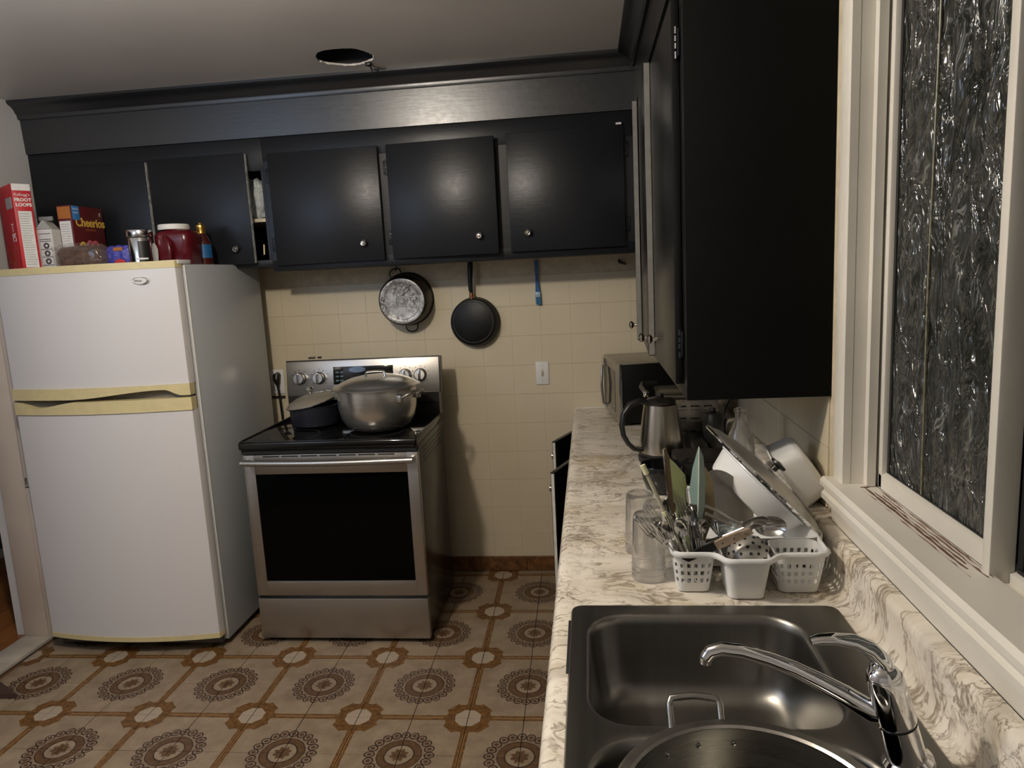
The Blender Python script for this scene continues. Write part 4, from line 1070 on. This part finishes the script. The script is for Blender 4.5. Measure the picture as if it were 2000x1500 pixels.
tn = thing('metal_canister', 'shiny steel canister with a dark square window left of the jug', 'canister', (-1.856, 2.862, FT_))
c = (-1.856, 2.862, FT_)
MB().lathe([(0, 0), (.044, 0), (.048, .004), (.0485, .118), (.0465, .121), (0, .121)], c, 40).build('can_body', simple('tin_steel', (.55, .55, .54), .16, 1, bump=.02), tn)
MB().lathe([(.0495, .122), (.051, .125), (.051, .148), (.049, .152), (0, .153), (0, .122)], c, 40).build('lid', simple('tin_lid', (.55, .53, .52), .2, 1, bump=.02), tn)
m = MB(); a0 = R(-72)
def arc_panel(r_, a0, a1, z0, z1): return lambda u, v: (c[0]+r_*math.cos(a0+(a1-a0)*u), c[1]+r_*math.sin(a0+(a1-a0)*u), FT_+z0+(z1-z0)*v)
m.grid(arc_panel(.0488, R(-70), R(-15), .012, .105), 10, 2); m.build('dark_window', M_blackpl, tn)
m = MB(); m.grid(arc_panel(.0496, R(-82), R(-30), .030, .037), 10, 2); m.build('white_stripe', M_wht, tn)

jg = thing('juice_jug', 'dark red plastic jug with a white screw lid on the fridge', 'jug', (-1.737, 2.945, FT_))
M_jug = simple('red_jug', (.085, .004, .008), .25, var=.05)
m = MB()
loops(m, [rrect(-1.737, 2.945, hx, hy, r_, FT_+z, 6) for (hx, hy, r_, z) in ((.070, .055, .03, .0), (.077, .060, .032, .006), (.081, .064, .034, .10), (.082, .065, .036, .125), (.076, .060, .036, .138), (.060, .052, .04, .146), (.056, .050, .045, .150))], True, True)
m.build('jug_body', M_jug, jg, smooth=50)
MB().lathe([(.052, 0), (.062, 0), (.063, .004), (.063, .018), (.060, .022), (0, .022)], (-1.750, 2.945, FT_+.151), 40).build('lid', M_wht, jg)
P = [(-1.757, 2.884, FT_+.118), (-1.750, 2.872, FT_+.112), (-1.734, 2.864, FT_+.092), (-1.729, 2.862, FT_+.06), (-1.734, 2.864, FT_+.03), (-1.744, 2.880, FT_+.020)]
MB().tube(P, [.012, .011, .0105, .010, .0105, .012], 12).build('handle', M_jug, jg)
MB().prism([(-1.817, FT_+.02), (-1.797, FT_+.02), (-1.794, FT_+.07), (-1.800, FT_+.088), (-1.810, FT_+.098), (-1.818, FT_+.095)], 1, 2.8805, 2.8815).build('torn_label', M_gry, jg)

bt = thing('sauce_bottle', 'dark sauce bottle with gold cap and blue label on the fridge', 'bottle', (-1.68, 3.03, FT_))
c = (-1.683, 3.04, FT_)
MB().lathe([(0, 0), (.034, 0), (.038, .004), (.039, .06), (.038, .095), (.026, .122), (.0145, .138), (.013, .150), (0, .150)], c, 32).build('glass_body', simple('dark_amber_glass', (.055, .008, .006), .06, bump=0, coat=.5), bt)
MB().lathe([(.0185, .135), (.0205, .138), (.0195, .156), (.0205, .162), (.019, .172), (.009, .177), (.007, .183), (0, .184), (0, .135)], c, 24).build('cap', simple('gold_cap', (.75, .45, .10), .2, .9, bump=.05), bt)
def arcp(r_, a0, a1, z0, z1, mat, nm, par, nz=2):
    return MB().grid(lambda u, v: (c[0]+r_*math.cos(R(a0+(a1-a0)*u)), c[1]+r_*math.sin(R(a0+(a1-a0)*u)), c[2]+z0+(z1-z0)*v), 12, nz).build(nm, mat, par)
lb = arcp(.0396, -140, 0, .030, .088, card('label_blue', (.01, .10, .26)), 'label', bt)
arcp(.0400, -135, -72, .020, .068, M_wht, 'white_label', bt)
arcp(.0403, -130, -95, .022, .034, M_ink, 'barcode', bt)
arcp(.0403, -105, -74, .043, .046, M_ink, 'black_stripe', bt)
# ------------------------------------------------------------------ worktop: appliances
CT = CZ+.0006
mw = thing('microwave_oven', 'stainless microwave with black side at the far end of the worktop', 'microwave', (.118, 3.10, CT), (0, 0, R(8.2)))
MB().box(.012, .33, 0, .385, .012, .272, .003).build('casing', simple('black_casing', (.004, .004, .004), .4, Specular_IOR_Level=.2), mw, local=True)
MB().box(.010, .331, -.001, .386, .2722, .2755, .001).build('top_panel', mk_steel('top_steel', (.45, .43, .39), .35, (30, 3, 3), .05), mw, local=True)
M_mwf = mk_steel('micro_front', (.55, .52, .46), .35, (3, 3, 200), .05)
d_ = MB().box(-.004, .0118, .0, .385, .012, .2755, .002).build('front_panel', M_mwf, mw, local=True)
MB().box(-.0055, -.004, .085, .31, .05, .235).build('door_window', M_blackgl, d_, local=True)
MB().box(-.0055, -.004, .315, .382, .03, .26).build('keypad', M_blackpl, d_, local=True)
MB().box(-.005, .0125, -.003, .0, .012, .2755, .001).build('edge_trim', simple('bright_trim', (.45, .46, .46), .25, 1, bump=0), mw, local=True)
MB().tube([(-.004, .32, .04), (-.022, .32, .05), (-.028, .32, .14), (-.022, .32, .23), (-.004, .32, .24)], .006, 10).build('handle', M_steel_h, mw, local=True)
for x in (.05, .29):
    for y in (.04, .34): MB().cyl((x, y, 0), (x, y, .0125), .012).build('foot', M_blackpl, mw, local=True)

gp = thing('sandwich_press', 'black appliance with louvred steel back behind the steel kettle', 'toaster', (.35, 2.6, CT))
MB().box(.262, .446, 2.240, 2.425, CT, .929, .006).box(.345, .395, 2.42, 2.699, CT, .925, .004).build('base', simple('press_black', (.012, .011, .010), .3), gp)
MB().box(.270, .438, 2.25, 2.415, .9292, .9315, .001).build('top_plate', simple('dark_plate', (.055, .045, .036), .3, .6), gp)
M_louv = simple('louvre_steel', (.34, .32, .28), .3, .9)
lo = MB().box(.255, .470, 2.70, 2.93, CT, 1.050, .008).build('housing', M_louv, gp)
MB().box(.250, .475, 2.695, 2.935, 1.0505, 1.066, .004).build('top_cover', simple('cover_steel', (.22, .20, .17), .3, .9), gp)
for r_ in range(3):
    for c_ in range(4):
        x = .285+c_*.048; z = 1.022-r_*.047
        for dz in (0, -.012):
            MB().tube([(x-.016, 2.6985, z+dz), (x+.016, 2.6985, z+dz)], .0028, 8).build('louvre', M_chrome if dz == 0 else M_alu_d, lo)
MB().tube([(.258, 2.90, 1.085), (.200, 2.88, 1.085), (.190, 2.80, 1.085), (.196, 2.67, 1.084)], .009, 10).build('handle_bar', M_blackpl, gp)
MB().box(.187, .207, 2.640, 2.668, 1.072, 1.093, .002).build('handle_end', M_chrome, gp)
cnr = thing('black_canister', 'round black canister in shade behind the glass bottle', 'canister', (.434, 2.62, CT))
MB().lathe([(0, 0), (.034, 0), (.036, .004), (.036, .125), (.033, .135), (.030, .15), (0, .152)], (.434, 2.62, CT), 32).build('can_body', M_blackpl, cnr)
MB().lathe([(0, .170), (.010, .169), (.012, .16), (.008, .152)], (.434, 2.62, CT), 16).build('lid_knob', M_blackpl, cnr)
cbl = MB().tube([(.53, 2.60, 1.12), (.49, 2.54, 1.09), (.458, 2.50, 1.05), (.446, 2.49, 1.0), (.450, 2.485, .95), (.461, 2.48, .872), (.463, 2.45, .8640)], .0035, 8).build('power_cable', M_blackpl)
tag(cbl, 'black cable looping down beside the louvred appliance', 'cable')

kt = thing('electric_kettle', 'brushed steel electric kettle with a black loop handle', 'kettle', (.238, 2.535, CT))
c = (.238, 2.535, CT); q_ = (.238, 2.535, CT)
MB().lathe([(0, 0), (.080, 0), (.082, .004), (.082, .020), (.079, .024), (0, .024)], c, 40).build('power_base', M_blackpl, kt)
M_kettle = simple('kettle_steel', (.46, .42, .36), .24, 1, var=.05, scale=4, bump=0)
kb = MB().lathe([(.074, .0245), (.0775, .030), (.078, .045), (.074, .09), (.067, .145), (.060, .195), (.058, .207), (.054, .210), (0, .210)], c, 56).build('kettle_body', M_kettle, kt)
MB().lathe([(.0785, .027), (.0792, .031), (.0785, .035)], c, 48).build('base_ring', M_blackpl, kt)
MB().lathe([(.054, .2105), (.054, .218), (.045, .226), (.02, .231), (0, .232)], c, 40).build('lid', simple('kettle_lid', (.04, .035, .03), .25, .6), kt)
MB().lathe([(.012, .231), (.014, .238), (.010, .244), (0, .245)], c, 20).build('lid_button', M_blackpl, kt)
MB().prism([(.285, .185), (.325, .207), (.318, .214), (.280, .212)], 1, 2.520, 2.55, Matrix.Translation((0, 0, CT))).build('spout', M_kettle, kt)
P = [(.195, 2.525, CT+.214), (.165, 2.518, CT+.222), (.130, 2.508, CT+.212), (.106, 2.50, CT+.180), (.099, 2.495, CT+.14), (.104, 2.492, CT+.105), (.120, 2.492, CT+.075), (.140, 2.495, CT+.055), (.163, 2.505, CT+.048)]
MB().tube(P, [.012, .013, .013, .012, .0115, .011, .0105, .011, .012], 14, flat=.8).build('handle', M_blackpl, kt)

bb_ = thing('black_bowl', 'glossy black round bowl in front of the steel kettle', 'bowl', (.205, 2.17, CT))
MB().lathe([(0, 0), (.040, 0), (.050, .008), (.062, .045), (.067, .085), (.0655, .088), (.061, .085), (.056, .045), (.045, .014), (0, .010)], (.207, 2.175, CT), 48).build('bowl_body', simple('glossy_black', (.008, .008, .008), .08, bump=0), bb_)
MB().tube([(.262, 2.19, CT+.080), (.285, 2.20, CT+.092), (.296, 2.205, CT+.088)], [.010, .009, .006], 10).build('side_grip', M_blackpl, bb_)

gb = thing('glass_bottle', 'clear glass bottle standing against the wall behind the dish rack', 'bottle', (.415, 2.04, CT))
MB().lathe([(0, 0), (.036, 0), (.039, .005), (.039, .17), (.036, .20), (.022, .235), (.016, .245), (.016, .268), (.019, .270), (.019, .280), (.016, .282), (.0125, .280), (.0125, .245), (.019, .230), (.033, .198), (.0355, .17), (.0355, .010), (0, .008)], (.415, 2.04, CT), 40).build('bottle_glass', M_glass, gb)

# ------------------------------------------------------------------ tumblers upside down
def tumbler(loc, label):
    t = thing('tumbler', label, 'glass', loc, group='tumblers drying upside down')
    prof = [(.0375, 0), (.0385, .003), (.0385, .012), (.0375, .016), (.0365, .07), (.034, .13), (.0325, .145), (.029, .150), (.0, .150), (0, .138), (.028, .136), (.0305, .125), (.0335, .07), (.0350, .0)]
    MB().lathe(prof, (0, 0, 0), 40, close=True).build('glass_wall', M_glass, t, local=True)
    m = MB()
    for z in (.018, .026, .034): m.lathe([(.0372, z-.002), (.0385, z), (.0371, z+.002)], (0, 0, 0), 40)
    m.build('base_rings', M_glass, t, local=True)
    return t
t1 = tumbler((.113, 1.548, CT), 'upside-down glass tumbler nearest the sink, left of the rack')
dup(t1, (.106, 1.702, CT), (0, 0, .4), 'upside-down glass tumbler behind, farthest from the sink')
dup(t1, (.142, 1.624, CT), (0, 0, .9), 'upside-down glass tumbler touching the left end of the dish rack')

# ------------------------------------------------------------------ dish rack
M_rack = mk_enamel('white_rack_plastic', (.76, .76, .745))
dk = thing('dish_rack', 'white plastic dish rack with two pierced cups and a solid one', 'dish rack', (.33, 1.65, CT))
def resample(P, n):
    P = [Vector(p) for p in P]; P.append(P[0]); L = [0]
    for a, b in zip(P, P[1:]): L.append(L[-1]+(b-a).length)
    out = []; k = 0
    for i in range(n):
        d = L[-1]*i/n
        while L[k+1] < d: k += 1
        out.append(P[k].lerp(P[k+1], (d-L[k])/(L[k+1]-L[k])))
    return out
def cup(cx, cy, hx, hy, top, pierced, name, K=20, bot=(.0, .010)):
    m = MB(); N = 2*K
    zs = [0, .016, .018, .0255, .029, .0365, .040, .0475, .0510, .0585, .062, top-.862+.0] if pierced else [0, .02, .05, top-.862]
    zs = [z for z in zs]; hole = {2, 4, 6, 8} if pierced else set()
    if pierced: zs = [0, .022, .032, .040, .050, .058, .068, top-.862]; hole = {1, 3, 5}
    H = zs[-1]; rows = []
    for z in zs:
        k = .78+.22*z/H
        pts = resample(rrect(cx, cy+.010*(1-z/H), hx*k, hy*k, .020*k, .862+z, 6), N)
        rows.append([m.bm.verts.new(p) for p in pts])
    for i in range(len(zs)-1):
        for j in range(N):
            if i in hole and j % 2 == 1: continue
            m.bm.faces.new([rows[i][j], rows[i][(j+1) % N], rows[i+1][(j+1) % N], rows[i+1][j]])
    m.bm.faces.new(rows[0][::-1])
    bmesh.ops.recalc_face_normals(m.bm, faces=m.bm.faces)
    bmesh.ops.solidify(m.bm, geom=m.bm.faces[:], thickness=.0018)
    return m.build(name, M_rack, dk, smooth=30)
RT = .950
cup(.202, 1.492, .044, .042, RT, True, 'pierced_cup')
cup(.305, 1.470, .047, .058, RT, False, 'solid_cup')
cup(.418, 1.492, .052, .048, RT, True, 'pierced_cup', 23)
m = MB(); Ls = []
for (ins, z) in ((.030, .874), (.028, .876), (.012, .912), (0, RT)):
    Ls.append([Vector(p) for p in rrect(.343, 1.725, .150-ins, .182-ins, .035, z, 6)])
loops(m, Ls[::-1]); 
bmesh.ops.recalc_face_normals(m.bm, faces=m.bm.faces); bmesh.ops.solidify(m.bm, geom=m.bm.faces[:], thickness=.002)
m.build('tray_body', M_rack, dk, smooth=40)
# rim following the three cups and the tray
rim = []
def arcxy(cx, cy, r_, a0, a1, n=6): return [(cx+r_*math.cos(R(a0+(a1-a0)*i/n)), cy+r_*math.sin(R(a0+(a1-a0)*i/n)), RT) for i in range(n+1)]
rim += arcxy(.178, 1.470, .021, 180, 270); rim += [(.232, 1.449, RT)]
rim += [(.246, 1.442, RT), (.255, 1.428, RT)]; rim += arcxy(.272, 1.427, .016, 190, 270, 4); rim += arcxy(.338, 1.427, .016, 270, 350, 4)
rim += [(.358, 1.428, RT), (.368, 1.438, RT), (.384, 1.443, RT)]; rim += arcxy(.448, 1.466, .023, 270, 360)
rim += [(.473, 1.52, RT), (.488, 1.56, RT)]; rim += arcxy(.458, 1.872, .035, 0, 90); rim += arcxy(.228, 1.872, .035, 90, 180)
rim += [(.193, 1.56, RT), (.178, 1.535, RT), (.158, 1.52, RT)]
rim = resample(rim, 120)
MB().tube([p+Vector((0, 0, .002)) for p in rim], .0052, 10, closed=True, flat=1.3).build('rolled_rim', M_rack, dk)
for (x, y) in ((.24, 1.60), (.44, 1.60), (.24, 1.84), (.44, 1.84)): MB().cyl((x, y, CT), (x, y, .876), .010).build('foot', M_rack, dk)

# ------------------------------------------------------------------ dishes in the rack
def axis_m(loc, n, upv=(0, 1, 0)):
    z = Vector(n).normalized(); y = Vector(upv); y = (y-z*y.dot(z)).normalized(); x = y.cross(z)
    M = Matrix((x, y, z)).transposed().to_4x4(); M.translation = Vector(loc); return M
N_ = Vector((.715, .035, .69)).normalized()
ld2 = thing('pan_lid', 'large round metal lid leaning across the rack between two white tubs', 'lid', (.383, 1.65, 1.052))
LT = axis_m((.384, 1.655, 1.048), N_)
MB().lathe([(.172, .0), (.175, .002), (.1755, .005), (.172, .008), (.162, .010), (.150, .016), (.10, .026), (.05, .031), (0, .032), (0, .0295), (.05, .0285), (.10, .0235), (.15, .0135), (.163, .007)], (0, 0, 0), 72, LT).build('dome', simple('lid_grey_metal', (.42, .41, .39), .28, .6, bump=.02), ld2)
MB().lathe([(.168, -.001), (.176, -.001), (.1775, .002), (.176, .006), (.168, .0)], (0, 0, 0), 72, LT, close=True).build('rim', M_chrome, ld2)
MB().lathe([(0, .035), (.008, .036), (.008, .046), (.020, .050), (.020, .056), (0, .060)], (0, 0, 0), 24, LT).build('lid_knob', M_blackpl, ld2)
bw = thing('white_basin', 'large round white basin standing on edge left of the metal lid', 'bowl', (.35, 1.72, .98))
BT = axis_m((.408, 1.735, 1.016), N_)
MB().lathe([(0, -.064), (.102, -.064), (.110, -.061), (.114, -.053), (.126, -.008), (.130, -.006), (.130, -.003), (.124, -.003), (.111, -.052), (.104, -.060), (0, -.060)], (0, 0, 0), 64, BT).build('basin_wall', mk_enamel('white_basin', (.80, .80, .79)), bw)
tb = thing('white_tub', 'white square-cornered tub tipped on its side right of the metal lid', 'container', (.49, 1.74, 1.02))
TM = axis_m((.474, 1.79, 1.016), Vector((.74, -.10, .52)))
m = MB(); loops(m, [rrect(0, 0, .078-i, .080-i, .028, z, 6) for (i, z) in ((.0, .0), (.004, .004), (.009, .052), (.016, .066), (.026, .070))])
loops(m, [rrect(0, 0, .084, .087, .032, .0, 6), rrect(0, 0, .084, .087, .032, .003, 6), rrect(0, 0, .077, .079, .028, .003, 6)], False)
bmesh.ops.transform(m.bm, matrix=TM, verts=m.bm.verts)
bmesh.ops.recalc_face_normals(m.bm, faces=m.bm.faces); bmesh.ops.solidify(m.bm, geom=m.bm.faces[:], thickness=.0015)
m.build('tub_wall', mk_enamel('white_tub', (.78, .79, .80)), tb, smooth=45)
ap = thing('smoked_plate', 'smoky brown glass plate leaning in the rack before the white basin', 'plate', (.29, 1.62, 1.0))
AT = axis_m((.284, 1.605, 1.000), Vector((.62, -.62, .48)))
MB().lathe([(0, 0), (.050, 0), (.060, .004), (.084, .014), (.086, .016), (.084, .018), (.058, .008), (.05, .004), (0, .004)], (0, 0, 0), 56, AT, sy=1.0).build('plate_body', simple('smoked_glass', (.20, .165, .115), .10, bump=0, coat=.4, Alpha=.8), ap)

def strip(poly, y0, y1, mat, name, par, tilt=0): return MB().prism(poly, 1, y0, y1).build(name, mat, par)
gs = thing('cutting_mat', 'pale green bendy cutting mat standing in the left cutlery cup', 'cutting board', (.19, 1.52, 1.03))
MB().prism([(.157, 1.146), (.163, 1.140), (.173, 1.130), (.193, 1.104), (.197, 1.07), (.203, 1.005), (.214, .93), (.198, .93), (.176, 1.00), (.166, 1.06)], 1, 1.519, 1.5215).build('sheet', simple('pale_green', (.33, .37, .17), .4, var=.05), gs)
MB().tube([(.157, 1.5203, 1.146), (.166, 1.5203, 1.06), (.176, 1.5203, 1.0)], .0016, 6).build('edge_bead', card('pale_bead', (.55, .55, .38)), gs)
tk = thing('coloured_knife', 'pale teal pointed knife standing blade up in the rack', 'knife', (.215, 1.50, 1.03))
MB().faces([(.219, 1.500, 1.174), (.206, 1.503, 1.125), (.199, 1.505, 1.075), (.203, 1.505, 1.04), (.216, 1.496, 1.04), (.219, 1.494, 1.11), (.233, 1.503, 1.10), (.229, 1.503, 1.15), (.231, 1.503, 1.04), (.218, 1.50, .985)],
           [[0, 1, 5], [1, 2, 5], [2, 3, 4, 5], [0, 5, 7], [5, 6, 7], [5, 4, 8, 6], [4, 9, 8], [3, 9, 4]]).build('blade', simple('pale_teal', (.22, .31, .275), .3, var=.05), tk, smooth=10)
MB().tube([(.219, 1.4955, 1.172), (.218, 1.494, 1.11), (.216, 1.495, 1.04), (.213, 1.496, .99)], .0013, 6).build('spine', card('pale_spine', (.62, .66, .56)), tk)
MB().tube([(.207, 1.503, 1.045), (.208, 1.50, 1.0), (.212, 1.495, .92)], [.008, .009, .008], 10).build('handle', simple('dark_grey_grip', (.05, .05, .05), .4), tk)
wp = thing('wooden_paddle', 'tan wooden paddle behind the teal knife in the dish rack', 'utensil', (.24, 1.54, 1.0))
MB().prism([(.236, 1.118), (.242, 1.110), (.254, 1.085), (.258, 1.03), (.248, .985), (.236, .95), (.224, .95), (.230, 1.0), (.236, 1.06)], 1, 1.536, 1.542).build('paddle_blade', simple('tan_wood', (.22, .17, .09), .5, var=.2), wp)
def stick(name, label, a, b, r_, mat, pname='shaft', cat='utensil', n=8, flat=1):
    t = thing(name, label, cat, a); MB().tube([a, Vector(a).lerp(Vector(b), .5), b], r_, n, flat=flat).build(pname, mat, t); return t
t = stick('straw_brush', 'thin pale bottle brush with a cream tip at the far left of the cutlery', (.200, 1.485, .90), (.108, 1.50, 1.118), .0042, simple('pale_stick', (.45, .42, .30), .4))
MB().cyl((.1095, 1.4998, 1.1145), (.101, 1.501, 1.134), .0062, .0060, 12).build('tip', card('cream_tip', (.72, .70, .45)), t)
MB().cyl((.148, 1.493, 1.022), (.144, 1.494, 1.032), .0058, .0058, 12).build('collar', card('cream_collar', (.72, .70, .45)), t)
t = thing('steak_knife', 'knife with brown wooden handle up beside the pale green mat', 'knife', (.17, 1.5, 1.0))
MB().prism([(.146, 1.168), (.150, 1.170), (.158, 1.15), (.166, 1.04), (.174, .99), (.166, .985), (.156, 1.04)], 1, 1.500, 1.507).build('handle', simple('olive_brown_wood', (.16, .11, .05), .4), t)
MB().tube([(.145, 1.4985, 1.168), (.155, 1.4985, 1.05), (.167, 1.4985, .985)], .002, 6).build('handle_edge', M_chrome, t)
MB().prism([(.166, .99), (.174, .992), (.200, .90), (.192, .90)], 1, 1.502, 1.504).build('blade', M_chrome, t)
M_cut = simple('cutlery_steel', (.50, .49, .47), .16, 1, var=.1, bump=0)
def fork(a, b, label, roll=0):
    A, B = Vector(a), Vector(b); L = (B-A).length; t = thing('fork', label, 'fork', a)
    z = (B-A).normalized(); M = axis_m(A, z, (math.sin(roll), -math.cos(roll), .2)); 
    MB().tube([M @ Vector(p) for p in ((0, 0, 0), (0, .001, L*.4), (0, .002, L*.62), (0, 0, L*.70))], [.0050, .0036, .0024, .006], 8, flat=.5).build('handle', M_cut, t)
    m = MB()
    m.prism([(-.011, L*.76), (.011, L*.76), (.006, L*.69), (-.006, L*.69)], 1, -.0008, .0008, M)
    for x in (-.0095, -.0032, .0032, .0095): m.tube([M @ Vector(p) for p in ((x, 0, L*.755), (x, .0025, L*.88), (x*.95, .0, L))], [.0016, .0014, .0007], 6)
    m.build('tines', M_cut, t); return t
def spoon(a, b, label, w=.016, roll=0, name='spoon'):
    A, B = Vector(a), Vector(b); L = (B-A).length; t = thing(name, label, 'spoon', a)
    M = axis_m(A, (B-A).normalized(), (math.sin(roll), -math.cos(roll), .2)); h = w*1.5
    MB().tube([M @ Vector(p) for p in ((0, 0, 0), (0, .001, (L-2*h)*.5), (0, 0, L-2*h+.004))], [.0055, .0038, .0026], 8, flat=.5).build('handle', M_cut, t)
    def fn(u, v):
        a_ = 2*PI*u; r_ = v; return (math.cos(a_)*w*r_, -.008*(w/.016)*(1-r_*r_)+0*r_, L-h+math.sin(a_)*h*r_)
    m = MB(); m.grid(fn, 24, 7, M, wrapu=True); bmesh.ops.remove_doubles(m.bm, verts=m.bm.verts, dist=1e-5); bmesh.ops.recalc_face_normals(m.bm, faces=m.bm.faces); bmesh.ops.solidify(m.bm, geom=m.bm.faces[:], thickness=.0010)
    m.build('bowl', M_cut, t, smooth=60); return t
fork((.20, 1.480, .885), (.086, 1.462, 1.030), 'fork leaning farthest left out of the cutlery cup', .2)
fork((.205, 1.490, .885), (.104, 1.478, 1.055), 'fork leaning left just above the lowest one', -.3)
fork((.215, 1.480, .885), (.176, 1.500, 1.064), 'fork standing steeply in the middle of the cutlery cup', .3)
spoon((.21, 1.475, .885), (.132, 1.458, 1.022), 'spoon with shiny bowl leaning left low in the cutlery cup', .015, .2)
spoon((.20, 1.495, .885), (.150, 1.500, 1.060), 'spoon leaning behind the forks beside the straw brush', .014)
spoon((.222, 1.485, .885), (.196, 1.492, 1.045), 'spoon upright before the pale green mat', .015, -.4)
spoon((.226, 1.50, .885), (.221, 1.480, 1.02), 'spoon upright at the right edge of the cutlery cup', .013, .5)
fork((.195, 1.475, .885), (.148, 1.472, 1.035), 'fork half hidden between the low spoon and the straw brush', .8)
fork((.228, 1.475, .885), (.203, 1.470, 1.018), 'fork standing right of the middle at the cup front', -.8)
fork((.208, 1.468, .885), (.119, 1.455, 1.012), 'fork lowest in front, handle end buried in the cutlery', .5)
spoon((.216, 1.470, .885), (.168, 1.458, 1.030), 'spoon with dark reflection at the front of the cutlery cup', .015, -.2)
spoon((.213, 1.505, .885), (.214, 1.512, 1.050), 'spoon behind the steep middle fork', .014, .1)
stick('steel_skewer', 'thin steel rod standing between the green mat and teal knife', (.205, 1.500, .885), (.192, 1.508, 1.080), .0022, M_cut, 'rod')
lw = spoon((.235, 1.515, .955), (.355, 1.475, 1.022), 'large serving spoon lying across the solid cup', .019, .9, 'serving_spoon')
s2 = spoon((.295, 1.52, .955), (.398, 1.492, .968), 'wide ladle with ribbed shine lying toward the right cup', .022, .5, 'ladle')
s2.location.z += .030; s2.rotation_euler = (0, 0, 0)
kn = thing('paring_knife', 'knife with riveted pale wooden handle lying across the cutlery', 'knife', (.26, 1.455, .97))
KM = axis_m((.212, 1.452, .958), (Vector((.318, 1.452, 1.004))-Vector((.212, 1.452, .958))), (0, -1, 0))
MB().prism([(-.009, .036), (.008, .034), (.010, .070), (.007, .110), (-.006, .116), (-.009, .08)], 1, -.004, .004, KM).build('handle', simple('pale_wood', (.36, .27, .19), .5, var=.3, scale=50), kn)
MB().prism([(-.010, -.03), (.002, -.04), (.009, .0), (.0085, .036), (-.0095, .037)], 1, -.003, .003, KM).build('blade', simple('dark_blade', (.015, .015, .015), .3), kn)
for z in (.05, .075, .10): MB().cyl(KM @ Vector((0, -.0045, z)), KM @ Vector((0, .0045, z)), .0018, n=8).build('rivet', M_chrome, kn)
M_strain = simple('strainer_metal', (.42, .40, .36), .38, .6, var=.1)
pf = thing('pierced_strainer', 'small steel strainer with round holes resting in the solid cup', 'strainer', (.32, 1.48, .94))
m = MB(); PM = axis_m((.318, 1.492, .928), Vector((.10, -.72, .68)), (0, 0, 1))
m.lathe([(.046, 0), (.045, .014), (.039, .031), (.027, .044), (.012, .050), (0, .051)], (0, 0, 0), 36, PM); m.build('dome', M_strain, pf)
m = MB()
for (zr, rr0, kk) in ((.0168, .0445, 15), (.0322, .0380, 12), (.0430, .0280, 9), (.0496, .0132, 5)):
    for i in range(kk):
        a_ = 2*PI*i/kk+zr*30; p = Vector((rr0*math.cos(a_), rr0*math.sin(a_), zr)); nn = (p-Vector((0, 0, .002))).normalized()
        m.lathe([(0, .0009), (.0032, .0009), (.0034, -.001)], (0, 0, 0), 8, PM @ Matrix.Translation(p) @ nn.to_track_quat('Z', 'Y').to_matrix().to_4x4())
m.build('round_holes', M_dark, pf)
tg = thing('clear_tongs', 'clear plastic tongs lying above the solid cup', 'tongs', (.28, 1.53, .99))
for (dz, dy) in ((0, 0), (-.014, -.012)):
    MB().tube([(.236, 1.535+dy, 1.030+dz), (.262, 1.535+dy, 1.018+dz), (.29, 1.53+dy, 1.000+dz*.6), (.322, 1.525+dy*.3, .985)], [.008, .0075, .007, .006], 10, flat=.5).build('arm', simple('cloudy_plastic', (.40, .37, .32), .15, bump=.1, coat=.5), tg)
fl_ = thing('crumpled_foil', 'crumpled clear wrapper lying beside the riveted knife', 'wrapper', (.29, 1.52, .97))
m = MB(); bmesh.ops.create_icosphere(m.bm, subdivisions=4, radius=1)
for v in m.bm.verts:
    c0 = v.co.copy(); d = NZ.noise(c0*3.1)*.35+NZ.noise(c0*7)*.2; v.co = Vector((.288+c0.x*.034*(1+d), 1.528+c0.y*.022*(1+d), .980+c0.z*.014*(1+d)))
m.build('wrapper_film', M_bag, fl_, smooth=30)
m = MB().tube([(.253, 1.50, 1.004), (.257, 1.50, .985), (.262, 1.498, .965)], [.0045, .0022, .0018], 8)
tag(m.build('skewer', M_chrome), 'thin shiny skewer with a small knob in the rack', 'skewer')

# table leg corner at the left edge of the floor, ceiling lamp behind the camera
lg = thing('table_foot', 'dark brown wooden table foot at the left edge of the floor', 'table leg', (-2.37, 2.36, 0))
MB().prism([(-2.44, 2.44), (-2.285, 2.352), (-2.36, 2.345), (-2.50, 2.35)], 2, .0012, .022).build('foot_block', simple('dark_brown_wood', (.06, .035, .025), .5), lg)
MB().box(-2.475, -2.425, 2.37, 2.42, .022, .70, .004).build('leg_post', simple('dark_brown_wood_b', (.06, .035, .025), .5), lg)
lp = thing('ceiling_lamp', 'bare bulb holder on the ceiling behind the photographer', 'ceiling lamp', (-1.0, 1.2, 2.43))
MB().lathe([(0, 0), (.05, 0), (.045, -.03), (.022, -.045), (.02, -.08), (0, -.08)], (-1.0, 1.2, 2.4295), 28).build('lamp_holder', M_white_pl, lp)
